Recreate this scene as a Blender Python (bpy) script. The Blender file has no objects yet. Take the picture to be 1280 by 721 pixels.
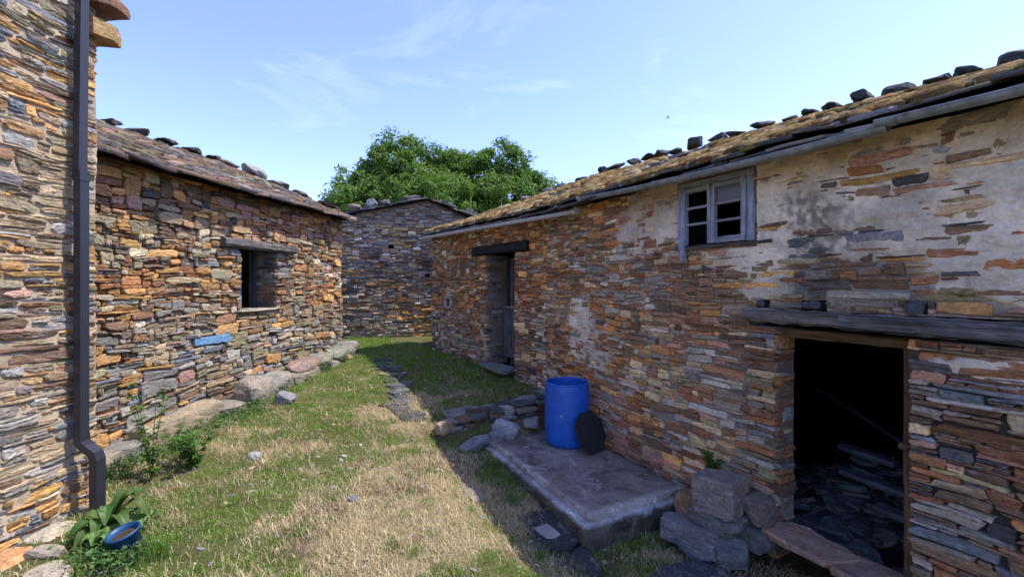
import bpy, math, random
import numpy as np
from mathutils import Vector, Matrix
R = math.radians
rs = np.random.RandomState(7); random.seed(7)
scn = bpy.context.scene
COL = scn.collection

# ------------------------------------------------------------------ camera, sky, sun, exposure
cam = bpy.data.cameras.new('camera'); camo = bpy.data.objects.new('camera', cam); COL.objects.link(camo)
camo.location = (0, 0, 2.0); camo.rotation_euler = (R(90), 0, 0)
cam.lens = 16.0; cam.sensor_width = 36.0; cam.shift_y = -0.0043
cam.clip_start = 0.05; cam.clip_end = 3000
scn.camera = camo
SUN_EL, SUN_AZ = R(59), math.atan2(1.0, 0.07)       # azimuth measured from +Y towards +X
w = bpy.data.worlds.new('World'); scn.world = w; w.use_nodes = True
nt = w.node_tree; nt.nodes.clear()
def WN(t, **k):
    n = nt.nodes.new(t)
    for a, b in k.items(): setattr(n, a, b)
    return n
sky = WN('ShaderNodeTexSky'); sky.sky_type = 'NISHITA'; sky.sun_disc = False
sky.sun_elevation = SUN_EL; sky.sun_rotation = SUN_AZ; sky.altitude = 700; sky.air_density = 1.0; sky.dust_density = 1.0; sky.ozone_density = 3.6
tc = WN('ShaderNodeTexCoord'); mp = WN('ShaderNodeMapping'); mp.inputs['Scale'].default_value = (1.3, 1.0, 4.2); mp.inputs['Rotation'].default_value = (R(8), R(14), R(20))
nz = WN('ShaderNodeTexNoise'); nz.inputs['Scale'].default_value = 2.3; nz.inputs['Detail'].default_value = 9; nz.inputs['Roughness'].default_value = .62; nz.inputs['Distortion'].default_value = .5
cr = WN('ShaderNodeValToRGB'); cr.color_ramp.elements[0].position = .56; cr.color_ramp.elements[1].position = .86
cr.color_ramp.elements[0].color = (0,0,0,1); cr.color_ramp.elements[1].color = (.10,.10,.10,1)
mx = WN('ShaderNodeMix', data_type='RGBA'); mx.inputs['B'].default_value = (7.5, 8.0, 8.8, 1)
bg = WN('ShaderNodeBackground'); bg.inputs['Strength'].default_value = .15
wo = WN('ShaderNodeOutputWorld')
L = nt.links.new
L(tc.outputs['Generated'], mp.inputs['Vector']); L(mp.outputs[0], nz.inputs['Vector']); L(nz.outputs['Fac'], cr.inputs[0])
L(cr.outputs[0], mx.inputs['Factor']); tint = WN('ShaderNodeMix', data_type='RGBA', blend_type='MULTIPLY'); tint.inputs['Factor'].default_value = 1; tint.inputs['B'].default_value = (.82, .735, .90, 1); L(sky.outputs[0], tint.inputs['A']); L(tint.outputs['Result'], mx.inputs['A']); L(mx.outputs['Result'], bg.inputs[0]); L(bg.outputs[0], wo.inputs[0])
sl = bpy.data.lights.new('sun', 'SUN'); sl.energy = 2.1; sl.angle = R(.55); sl.color = (1, .94, .84)
so = bpy.data.objects.new('sun', sl); COL.objects.link(so)
sd = Vector((math.sin(SUN_AZ)*math.cos(SUN_EL), math.cos(SUN_AZ)*math.cos(SUN_EL), math.sin(SUN_EL)))
so.rotation_euler = sd.to_track_quat('Z', 'Y').to_euler(); so.location = (20, 0, 30)
scn.view_settings.view_transform = 'Standard'; scn.view_settings.look = 'None'
scn.view_settings.exposure = 1.6; scn.view_settings.gamma = 1
scn.render.engine = 'CYCLES'
scn.cycles.max_bounces = 8; scn.cycles.diffuse_bounces = 4; scn.cycles.use_denoising = True

# ------------------------------------------------------------------ numpy noise
def _h(ix, iy, s):
    n = (ix.astype(np.int64)*374761393 + iy.astype(np.int64)*668265263 + s*974634777) & 0xffffffff
    n = ((n ^ (n >> 13))*1274126177) & 0xffffffff
    return ((n ^ (n >> 16)) & 0xffffff)/float(0xffffff)
def vn(x, y, s=0):
    x = np.asarray(x, float); y = np.asarray(y, float)
    ix = np.floor(x); iy = np.floor(y); fx = x-ix; fy = y-iy
    fx = fx*fx*(3-2*fx); fy = fy*fy*(3-2*fy)
    a = _h(ix, iy, s); b = _h(ix+1, iy, s); c = _h(ix, iy+1, s); d = _h(ix+1, iy+1, s)
    return (a*(1-fx)+b*fx)*(1-fy)+(c*(1-fx)+d*fx)*fy
def fbm(x, y, s=0, o=4):
    t = 0; a = .5; n = 0
    for i in range(o): t = t+a*vn(x*2**i, y*2**i, s+i*17); n += a; a *= .5
    return t/n
def ss(e0, e1, x):
    t = np.clip((np.asarray(x, float)-e0)/(e1-e0), 0, 1); return t*t*(3-2*t)

# ------------------------------------------------------------------ mesh helpers
class Geo:
    def __init__(s): s.V = []; s.C = []; s.F = []; s.n = 0
    def add(s, V, F, C=(1, 1, 1)):
        V = np.asarray(V, float).reshape(-1, 3); C = np.asarray(C, float)
        if C.ndim == 1: C = np.tile(C, (len(V), 1))
        s.V.append(V); s.C.append(C)
        for f in (F if isinstance(F, list) else [F]):
            f = np.asarray(f, dtype=np.int64)
            if f.size: s.F.append(f+s.n)
        s.n += len(V)
    def build(s, name, mat, parent=None, smooth=False, M=None):
        me = bpy.data.meshes.new(name)
        if s.n:
            V = np.concatenate(s.V); C = np.concatenate(s.C)
            if M is not None: V = V@np.array(M.to_3x3()).T+np.array(M.translation)
            lt = np.concatenate([np.full(len(f), f.shape[1]) for f in s.F]); lv = np.concatenate([f.ravel() for f in s.F])
            me.vertices.add(len(V)); me.vertices.foreach_set('co', V.ravel())
            me.loops.add(len(lv)); me.loops.foreach_set('vertex_index', lv)
            me.polygons.add(len(lt)); me.polygons.foreach_set('loop_start', np.concatenate([[0], np.cumsum(lt)[:-1]])); me.polygons.foreach_set('loop_total', lt)
            me.polygons.foreach_set('use_smooth', np.full(len(lt), smooth))
            at = me.color_attributes.new('col', 'FLOAT_COLOR', 'POINT'); at.data.foreach_set('color', np.c_[C, np.ones(len(C))].ravel())
            me.update(calc_edges=True); me.validate()
        if mat: me.materials.append(mat)
        o = bpy.data.objects.new(name, me); COL.objects.link(o)
        if parent: o.parent = parent
        return o
BOXF = np.array([[0,1,3,2],[4,6,7,5],[0,4,5,1],[2,3,7,6],[0,2,6,4],[1,5,7,3]])
def box(g, a, b, C=(1,1,1), M=None, jit=0):
    V = np.array([[x, y, z] for x in (a[0], b[0]) for y in (a[1], b[1]) for z in (a[2], b[2])], float)
    if jit: V += rs.uniform(-jit, jit, V.shape)
    if M is not None: V = V@np.array(M.to_3x3()).T+np.array(M.translation)
    g.add(V, BOXF, C)
def plank(g, p0, p1, wv, th, up=(0,0,1), seg=14, wob=.006, C=(1,1,1), cham=.15, taper=1.0):
    """weathered timber: many sections, chamfered, slightly uneven"""
    p0 = Vector(p0); p1 = Vector(p1); d = (p1-p0); ln = d.length; d.normalize()
    up = Vector(up); s_ = d.cross(up).normalized(); u_ = s_.cross(d).normalized()
    prof = []
    c = cham*min(wv, th)
    for sx, sy in ((1,1),(-1,1),(-1,-1),(1,-1)):
        x = sx*wv/2; y = sy*th/2
        if sx*sy > 0: prof += [(x, y-sy*c), (x-sx*c, y)]
        else: prof += [(x-sx*c, y), (x, y-sy*c)]
    prof = np.array(prof); n = len(prof); V = []
    for i in range(seg+1):
        t = i/seg; k = 1+(taper-1)*t
        pr = prof*k+rs.uniform(-wob, wob, prof.shape)
        ce = p0+d*ln*t
        V += [ce+s_*a+u_*b for a, b in pr]
    V = np.array([list(v) for v in V])
    F = [[i*n+j, (i+1)*n+j, (i+1)*n+(j+1) % n, i*n+(j+1) % n] for i in range(seg) for j in range(n)]
    caps = np.array([[j for j in range(n)], [seg*n+n-1-j for j in range(n)]])
    g.add(V, [np.array(F)[:, ::-1], caps], C)
def tube(g, pts, rad, n=10, C=(1,1,1), cap=True, arc=(0, 2*math.pi), up=(0,0,1)):
    pts = [Vector(p) for p in pts]; rad = rad if isinstance(rad, (list, tuple, np.ndarray)) else [rad]*len(pts)
    V = []; closed = abs(arc[1]-arc[0]-2*math.pi) < 1e-6; m = n if closed else n+1
    for i, p in enumerate(pts):
        d = (pts[min(i+1, len(pts)-1)]-pts[max(i-1, 0)]).normalized()
        u = Vector(up) if abs(d.dot(Vector(up))) < .95 else Vector((1, 0, 0))
        s_ = d.cross(u).normalized(); u2 = s_.cross(d)
        for j in range(m):
            a = arc[0]+(arc[1]-arc[0])*j/n; V.append(p+(s_*math.cos(a)+u2*math.sin(a))*rad[i])
    F = [[i*m+j, i*m+(j+1) % m, (i+1)*m+(j+1) % m, (i+1)*m+j] for i in range(len(pts)-1) for j in range(n)]
    Fs = [np.array(F)]
    if cap and closed: Fs.append(np.array([list(range(n))[::-1], [(len(pts)-1)*m+j for j in range(n)]]))
    g.add([list(v) for v in V], Fs, C)
def tag(o, label=None, cat=None, group=None, kind=None):
    if label: o['label'] = label
    if cat: o['category'] = cat
    if group: o['group'] = group
    if kind: o['kind'] = kind
    return o
def empty(name, M=None, loc=None):
    o = bpy.data.objects.new(name, None); COL.objects.link(o); o.empty_display_size = .2
    if M is not None: o.matrix_world = M
    if loc is not None: o.location = loc
    return o
def frame(o, x, y):            # local X along the wall, Y outward, Z up
    x = Vector(x).normalized(); y = Vector(y).normalized()
    m = Matrix.Identity(4)
    m.col[0] = (*x, 0); m.col[1] = (*y, 0); m.col[2] = (0, 0, 1, 0); m.col[3] = (*o, 1)
    return m

# ------------------------------------------------------------------ materials
def newmat(name):
    m = bpy.data.materials.new(name); m.use_nodes = True; t = m.node_tree; t.nodes.clear(); return m, t
def nd(t, typ, ins=None, **k):
    n = t.nodes.new(typ)
    for a, b in k.items(): setattr(n, a, b)
    for a, b in (ins or {}).items():
        if hasattr(b, 'node'): t.links.new(b, n.inputs[a])
        else: n.inputs[a].default_value = b
    return n
def ramp(t, fac, pts):
    n = t.nodes.new('ShaderNodeValToRGB'); t.links.new(fac, n.inputs[0]); e = n.color_ramp.elements
    while len(e) < len(pts): e.new(.5)
    for i, (p, c) in enumerate(pts):
        e[i].position = p; e[i].color = (c, c, c, 1) if not isinstance(c, tuple) else (*c, 1)
    return n.outputs[0]
def mixc(t, f, a, b, mode='MIX'):
    n = t.nodes.new('ShaderNodeMix'); n.data_type = 'RGBA'; n.blend_type = mode
    for s, v in (('Factor', f), ('A', a), ('B', b)):
        i = n.inputs[0] if s == 'Factor' else (n.inputs[6] if s == 'A' else n.inputs[7])
        if hasattr(v, 'node'): t.links.new(v, i)
        else: i.default_value = v if s == 'Factor' else (*v, 1)
    return n.outputs[2]
def noise(t, vec, scale, detail=5, rough=.6, dist=0):
    return nd(t, 'ShaderNodeTexNoise', {'Vector': vec, 'Scale': scale, 'Detail': detail, 'Roughness': rough, 'Distortion': dist}).outputs['Fac']
def mapv(t, vec, sc, loc=(0,0,0), rot=(0,0,0)):
    return nd(t, 'ShaderNodeMapping', {'Vector': vec, 'Scale': sc, 'Location': loc, 'Rotation': rot}).outputs[0]
def finish(t, col, rough=.85, hgt=None, bump=.5, dist=.01, spec=.3, metal=0, extra=None):
    p = nd(t, 'ShaderNodeBsdfPrincipled', {'Roughness': rough, 'Specular IOR Level': spec, 'Metallic': metal})
    if hasattr(col, 'node'): t.links.new(col, p.inputs['Base Color'])
    else: p.inputs['Base Color'].default_value = (*col, 1)
    if hgt is not None:
        b = nd(t, 'ShaderNodeBump', {'Height': hgt, 'Strength': bump, 'Distance': dist}); t.links.new(b.outputs[0], p.inputs['Normal'])
    for k, v in (extra or {}).items(): p.inputs[k].default_value = v
    o = t.nodes.new('ShaderNodeOutputMaterial'); t.links.new(p.outputs[0], o.inputs[0]); return p
def objc(t): return nd(t, 'ShaderNodeTexCoord').outputs['Object']
def attr(t): return nd(t, 'ShaderNodeAttribute', attribute_name='col').outputs['Color']
def mul(t, a, b, op='MULTIPLY'):
    n = nd(t, 'ShaderNodeMath', operation=op)
    for i, v in enumerate((a, b)):
        if hasattr(v, 'node'): t.links.new(v, n.inputs[i])
        else: n.inputs[i].default_value = v
    return n.outputs[0]

def stone_mat(name, fol=34, flat=4.5, lichen=.42, bump=1.0, dist=.016):
    m, t = newmat(name); oc = objc(t); c = attr(t)
    v1 = mapv(t, oc, (flat, flat, fol))
    n1 = noise(t, v1, 1.0, 8, .65, .6)
    n2 = noise(t, oc, 38, 6, .7)
    n3 = noise(t, oc, 7, 5, .6, .4)
    n4 = noise(t, mapv(t, oc, (1, 1, 1), (9, 3, 5)), 150, 3, .6)
    col = mixc(t, 1.0, c, ramp(t, n1, [(.28, .38), (.42, .85), (.58, 1.12), (.74, 1.5)]), 'MULTIPLY')
    col = mixc(t, 1.0, col, ramp(t, n2, [(.3, .55), (.7, 1.35)]), 'MULTIPLY')
    # rust staining and pale lichen with shapes of their own
    col = mixc(t, ramp(t, n3, [(.56, 0.0), (.74, .55)]), col, mixc(t, 1.0, col, (1.35, .85, .5), 'MULTIPLY'))
    nl = noise(t, mapv(t, oc, (1, 1, 1.5), (3, 1, 7)), 11, 7, .72, .3)
    col = mixc(t, ramp(t, nl, [(.56, 0.0), (.66, lichen)]), col, (.42, .41, .37))
    nd_ = noise(t, mapv(t, oc, (1, 1, 1.3), (13, 5, 2)), 5, 7, .72, .3)
    col = mixc(t, ramp(t, nd_, [(.58, 0.0), (.72, .5)]), col, (.055, .055, .055))
    h = mul(t, mul(t, n1, 1.0), mul(t, n2, .7), 'ADD'); h = mul(t, h, mul(t, n4, .14), 'ADD')
    finish(t, col, .82, h, bump, dist, .35)
    return m
M_STONE = stone_mat('stone')
M_BLOCK = stone_mat('block_stone', 20, 5, .55, 1.0, .02)
M_ROCKY = stone_mat('rounded_rock', 8, 6, .6, .9, .015)

def mortar_mat(name):
    m, t = newmat(name); oc = objc(t); c = attr(t)
    n1 = noise(t, oc, 2.2, 6, .6, .3); n2 = noise(t, oc, 30, 6, .7); n3 = noise(t, oc, 180, 3, .7)
    col = mixc(t, 1.0, c, ramp(t, n1, [(.3, .72), (.7, 1.2)]), 'MULTIPLY')
    col = mixc(t, 1.0, col, ramp(t, n2, [(.28, .72), (.7, 1.15)]), 'MULTIPLY')
    ncr = nd(t, 'ShaderNodeTexVoronoi', {'Vector': nd(t, 'ShaderNodeVectorMath', {0: oc, 1: nd(t, 'ShaderNodeTexNoise', {'Vector': oc, 'Scale': 3.0, 'Detail': 5.0}).outputs['Color']}, operation='ADD').outputs[0], 'Scale': 2.2}, feature='DISTANCE_TO_EDGE').outputs['Distance']
    crk = ramp(t, ncr, [(.0, .0), (.006, 1.0)])
    col = mixc(t, 1.0, col, ramp(t, crk, [(0, .8), (1, 1.0)]), 'MULTIPLY')
    h = mul(t, mul(t, n2, .8), mul(t, n3, .25), 'ADD'); h = mul(t, h, mul(t, crk, .12), 'ADD')
    finish(t, col, .95, h, .7, .012, .15)
    return m
M_MORTAR = mortar_mat('lime_mortar')

def slate_mat(name, moss=0.0, mosscol=(.30, .19, .05), pinkish=0.0):
    m, t = newmat(name); oc = objc(t); c = attr(t)
    n1 = noise(t, oc, 9, 7, .65, .4); n2 = noise(t, oc, 55, 6, .7); n3 = noise(t, mapv(t, oc, (1,1,1), (4,4,4)), 14 if pinkish else 4.5, 7, .68, .5)
    col = mixc(t, 1.0, c, ramp(t, n2, [(.3, .6), (.7, 1.3)]), 'MULTIPLY')
    col = mixc(t, ramp(t, n1, [(.54, 0.0), (.66, .45)]), col, (.27, .26, .22))
    if pinkish: col = mixc(t, ramp(t, n3, [(.48, 0.0), (.60, pinkish)]), col, (.26, .15, .11))
    if moss:
        geo = nd(t, 'ShaderNodeNewGeometry').outputs['Normal']
        up = nd(t, 'ShaderNodeSeparateXYZ', {0: geo}).outputs[2]
        f = mul(t, ramp(t, n3, [(.5-moss*.3, 0.0), (.62-moss*.3, 1.0)]), ramp(t, up, [(.3, 0.0), (.75, 1.0)]))
        col = mixc(t, f, col, mixc(t, n2, mosscol, (.12, .085, .03)))
    h = mul(t, n1, mul(t, n2, .6), 'ADD')
    finish(t, col, .85, h, .8, .012, .3)
    return m
M_SLATE = slate_mat('roof_slate')
M_SLATE_MOSS = slate_mat('mossy_slate', .55)
M_SLATE_PINK = slate_mat('lichen_slate', 0, pinkish=.38)

def wood_mat(name, base, dark, axis=0, sc=1.0, rough=.8, bump=.7):
    m, t = newmat(name); oc = objc(t); c = attr(t)
    s3 = [28*sc]*3; s3[axis] = 1.3*sc
    n1 = noise(t, mapv(t, oc, tuple(s3)), 1.0, 7, .7, .5)
    s4 = [90*sc]*3; s4[axis] = 3*sc
    n2 = noise(t, mapv(t, oc, tuple(s4)), 1.0, 5, .7, .2)
    n3 = noise(t, oc, 5, 5, .6)
    col = mixc(t, ramp(t, n1, [(.35, 0.0), (.62, 1.0)]), dark, base)
    col = mixc(t, 1.0, col, ramp(t, n2, [(.3, .6), (.65, 1.2)]), 'MULTIPLY')
    col = mixc(t, 1.0, col, ramp(t, n3, [(.3, .7), (.7, 1.2)]), 'MULTIPLY')
    col = mixc(t, 1.0, col, c, 'MULTIPLY')
    h = mul(t, n1, mul(t, n2, .5), 'ADD')
    finish(t, col, rough, h, bump, .01, .25); return m
M_BEAM = wood_mat('weathered_beam', (.19, .175, .16), (.035, .03, .03), 0, .8, .8, 1.0)
M_BEAM_DARK = wood_mat('blackened_beam', (.028, .026, .026), (.008, .008, .008), 0)
M_POST = wood_mat('brown_timber', (.20, .125, .06), (.07, .04, .02), 2)
M_RAIL = wood_mat('brown_rail', (.20, .125, .06), (.07, .04, .02), 0)
M_BLUEWOOD = wood_mat('faded_blue_wood_upright', (.42, .46, .58), (.14, .15, .21), 2, 1.3)
M_BLUERAIL = wood_mat('faded_blue_wood_rail', (.42, .44, .52), (.13, .13, .16), 0, 1.3)
M_DOOR = wood_mat('grey_black_boards', (.17, .175, .19), (.05, .052, .06), 2)
M_PLANKG = wood_mat('grey_plank', (.17, .18, .22), (.05, .055, .07), 0)

def simple_mat(name, col, rough=.5, metal=0, nsc=20, amt=.2, bump=.2, spec=.4, extra=None, stain=None):
    m, t = newmat(name); oc = objc(t)
    n = noise(t, oc, nsc, 6, .65, .2)
    c = mixc(t, 1.0, col, ramp(t, n, [(.3, 1-amt), (.7, 1+amt*.6)]), 'MULTIPLY')
    if stain:
        n2 = noise(t, mapv(t, oc, (1,1,.6), (2,7,1)), 9, 7, .7, .6)
        c = mixc(t, ramp(t, n2, [(.57, 0.0), (.68, .8 if 'barrel' not in name and 'blue_plastic' != name else .5)]), c, stain)
    finish(t, c, rough, n, bump, .004, spec, metal, extra); return m
M_ZINC = simple_mat('zinc_gutter', (.26, .28, .29), .5, .3, 9, .45, .2, .4, None, (.07, .07, .068))
M_PVC = simple_mat('grey_plastic_gutter', (.50, .52, .55), .45, 0, 14, .15, .1, .4, None, (.3, .3, .29))
M_PIPE = simple_mat('anthracite_metal', (.036, .038, .05), .38, .25, 30, .15, .08, .5)
M_BARREL = simple_mat('blue_plastic', (.010, .105, .50), .45, 0, 7, .28, .15, .5, None, (.07, .17, .50))
M_LID = simple_mat('dark_slate_disc', (.022, .022, .027), .7, 0, 30, .4, .5, .3)
M_POT = simple_mat('teal_blue_plastic', (.008, .06, .16), .45, 0, 20, .3, .2, .5, None, (.05, .17, .30))
M_DARK = simple_mat('near_black_interior', (.012, .011, .010), .95, 0, 8, .3, .3, .1)  # plain near-black, also used to paint shade in the reveal and wall holes
M_WATER = simple_mat('dark_water', (.01, .012, .02), .08, 0, 3, .1, .02, .5)
M_PAINT = simple_mat('blue_painted_stone', (.13, .26, .42), .75, 0, 25, .35, .8, .3, None, (.30, .28, .24))
M_IRON = simple_mat('rusty_iron', (.05, .025, .015), .8, .4, 40, .5, .5, .3)
M_CURD = simple_mat('whitewashed_timber', (.42, .42, .41), .8, 0, 60, .4, .4, .2)
def glass_mat():
    m, t = newmat('dusty_glass'); oc = objc(t); n = noise(t, oc, 12, 5, .6)
    finish(t, mixc(t, n, (.07, .075, .09), (.17, .17, .18)), .25, n, .1, .003, .5); return m
M_GLASS = glass_mat()
def concrete_mat():
    m, t = newmat('stained_concrete'); oc = objc(t)
    n1 = noise(t, oc, 2.4, 8, .68, .6); n2 = noise(t, oc, 40, 6, .7); n3 = noise(t, mapv(t, oc, (1,1,1), (5,2,1)), 5, 7, .7, .8)
    geo = nd(t, 'ShaderNodeNewGeometry').outputs['Normal']
    c = mixc(t, ramp(t, n1, [(.38, 0.0), (.62, 1.0)]), (.11, .10, .092), (.27, .26, .245))
    c = mixc(t, ramp(t, n3, [(.54, 0.0), (.66, .75)]), c, (.42, .42, .40))
    c = mixc(t, 1.0, c, ramp(t, n2, [(.3, .65), (.7, 1.25)]), 'MULTIPLY')
    n5 = noise(t, mapv(t, oc, (1,1,1), (1,8,3)), 3, 6, .7, .4)
    c = mixc(t, ramp(t, n5, [(.60, 0.0), (.70, .6)]), c, (.035, .045, .02))
    c = mixc(t, 1.0, c, attr(t), 'MULTIPLY')
    finish(t, c, .9, mul(t, n2, mul(t, n1, .6), 'ADD'), .9, .015, .25); return m
M_CONC = concrete_mat()
def leaf_mat(name, trans=.35, rough=.5, spec=.35):
    m, t = newmat(name); c = attr(t)
    p = nd(t, 'ShaderNodeBsdfPrincipled', {'Base Color': c, 'Roughness': rough, 'Specular IOR Level': spec})
    tr = nd(t, 'ShaderNodeBsdfTranslucent', {'Color': mixc(t, 1.0, c, (1.3, 1.4, .5), 'MULTIPLY')})
    mxs = nd(t, 'ShaderNodeMixShader', {0: trans, 1: p.outputs[0], 2: tr.outputs[0]})
    o = t.nodes.new('ShaderNodeOutputMaterial'); t.links.new(mxs.outputs[0], o.inputs[0]); return m
M_GRASS = leaf_mat('grass_blades', .3, .55, .3)
M_STRAW = leaf_mat('dry_straw', .15, .8, .15)
M_LEAF = leaf_mat('tree_leaves', .35, .5, .3)
M_WEED = leaf_mat('weed_leaves', .3, .5, .35)
M_BARK = wood_mat('bark', (.16, .13, .10), (.05, .04, .03), 2, .6)
def moss_mat():
    m, t = newmat('dry_golden_moss'); oc = objc(t); c = attr(t)
    n = noise(t, oc, 60, 5, .7); n2 = noise(t, oc, 240, 3, .7)
    col = mixc(t, 1.0, c, ramp(t, n, [(.3, .5), (.7, 1.35)]), 'MULTIPLY')
    finish(t, col, .95, mul(t, n, n2, 'ADD'), 1.0, .02, .1); return m
M_MOSS = moss_mat()
def ground_mat():
    m, t = newmat('earth_and_turf'); oc = objc(t); c = attr(t)
    n1 = noise(t, oc, 25, 7, .72, .3); n2 = noise(t, oc, 120, 5, .7)
    col = mixc(t, 1.0, c, ramp(t, n1, [(.3, .55), (.7, 1.35)]), 'MULTIPLY')
    col = mixc(t, 1.0, col, ramp(t, n2, [(.3, .7), (.7, 1.25)]), 'MULTIPLY')
    finish(t, col, .95, mul(t, n1, mul(t, n2, .5), 'ADD'), 1.0, .025, .15); return m
M_GROUND = ground_mat()

# ------------------------------------------------------------------ palette
P = dict(ochre=(.42,.24,.085), orange=(.37,.175,.07), rust=(.24,.115,.06), tan=(.40,.31,.19), cream=(.50,.42,.29),
         brown=(.17,.11,.07), grey=(.24,.225,.20), blue=(.15,.165,.185), dark=(.075,.075,.08), olive=(.23,.20,.12), pink=(.33,.19,.14), pale=(.40,.38,.34))
def pick(mix, n, jit=.22):
    ks = list(mix); p = np.array([mix[k] for k in ks], float); p /= p.sum()
    c = np.array([P[k] for k in ks])[rs.choice(len(ks), n, p=p)]
    return c*np.exp(rs.normal(0, jit, (n, 1)))*np.exp(rs.normal(0, .025, (n, 3)))
def pickw(mix, u, z, seed=0, jit=.24, sp=5.0):
    """stone colours that gather in drifts along the wall, as beds of the same rock do"""
    ks = list(mix); n = len(u); sc = []
    for i, k in enumerate(ks): sc.append(math.log(mix[k])+sp*(fbm(u*1.5, z*2.6, seed+i*13, 3)-.5)-np.log(-np.log(rs.uniform(1e-6, 1-1e-6, n)))*.75)
    c = np.array([P[k] for k in ks])[np.argmax(np.array(sc), 0)]
    return c*np.exp(rs.normal(0, jit, (n, 1)))*np.exp(rs.normal(0, .025, (n, 3)))
def warpz(u, z, warp, holes):
    f = 1.0
    for a, b, c, d in holes:
        e = np.hypot(np.maximum(np.maximum(a-u, u-b), 0), np.maximum(np.maximum(c-z, z-d), 0)); f = f*ss(0, .35, e)
    return warp*f*(2.4*(vn(u*1.3, z*1.1, 5)-.5)+.9*(vn(u*4.5, z*4, 8)-.5))

# ------------------------------------------------------------------ masonry
def layout(u0, u1, zb, zt, sizef, holes=(), du=.01):
    """skyline packing of rectangles; zb/zt functions of u; returns list (ua,ub,za,zb)"""
    N = int(round((u1-u0)/du)); us = u0+(np.arange(N)+.5)*du
    sk = np.array(zb(us), float)+np.zeros(N); top = np.array(zt(us), float)+np.zeros(N)
    H = [(int(round((a-u0)/du)), int(round((b-u0)/du)), c, d) for a, b, c, d in holes]
    for (ha, hb, hz0, hz1) in H:
        s_, e_ = max(ha, 0), min(hb, N)
        if e_ > s_:
            m = sk[s_:e_] >= hz0-.006; sk[s_:e_][m] = np.maximum(sk[s_:e_][m], hz1)
    done = sk >= top-.012; out = []
    it = 0
    while it < 60000:
        it += 1
        s2 = np.where(done, 1e9, sk); i = int(np.argmin(s2)); lv = s2[i]
        if lv > 1e8: break
        a = i
        while a > 0 and s2[a-1] <= lv+.009 and not done[a-1]: a -= 1
        b = i+1
        while b < N and s2[b] <= lv+.009 and not done[b]: b += 1
        W = (b-a)*du; lv = float(sk[a:b].max())
        hl = sk[a-1]-lv if a > 0 else .2; hr = sk[b]-lv if b < N else .2
        uc = us[(a+b)//2]; wl, wh, hlo, hhi = sizef(uc, lv)
        if W < wl*.8:
            h = min(x for x in (hl, hr, .12) if x > 0) if max(hl, hr) > 0 else .03
            h = max(h, .014); w_ = W
        else:
            w_ = random.uniform(wl, wh)*(1 if random.random() > .25 else .6); w_ = max(w_, wl*.7)
            if W-w_ < wl*.7: w_ = W
            if w_ > wh*1.5: w_ = W/2
            h = hlo+(hhi-hlo)*random.random()**2.1
            h = min(h, w_*1.1)
            for x in (hl, hr):
                if abs(h-x) < .02: h = x
        n = max(1, int(round(w_/du)))
        if random.random() < .5: ia, ib = a, min(a+n, b)
        else: ia, ib = max(b-n, a), b
        for (ha, hb, hz0, hz1) in H:
            if ia < hb and ib > ha and lv < hz0-.005 and lv+h > hz0-.02: h = hz0-lv
            elif ia < hb and ib > ha and lv < hz1 and lv >= hz0-.005: h = hz1-lv
        tmin = float(top[ia:ib].min())
        if lv+h > tmin-.015: h = max(tmin-lv, .008)
        if h > .011: out.append((u0+ia*du, u0+ib*du, lv, lv+h))
        sk[ia:ib] = lv+h
        for (ha, hb, hz0, hz1) in H:
            if ia < hb and ib > ha:
                s_, e_ = max(ia, ha), min(ib, hb)
                m = (sk[s_:e_] >= hz0-.006) & (sk[s_:e_] < hz1)
                sk[s_:e_][m] = hz1
        done = sk >= top-.012
    # drop any that sit inside a hole
    res = []
    for r in out:
        bad = False
        for a_, b_, c_, d_ in holes:
            if min(r[1], b_)-max(r[0], a_) > .012 and min(r[3], d_)-max(r[2], c_) > .012: bad = True
        if not bad: res.append(r)
    return np.array(res)

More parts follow.
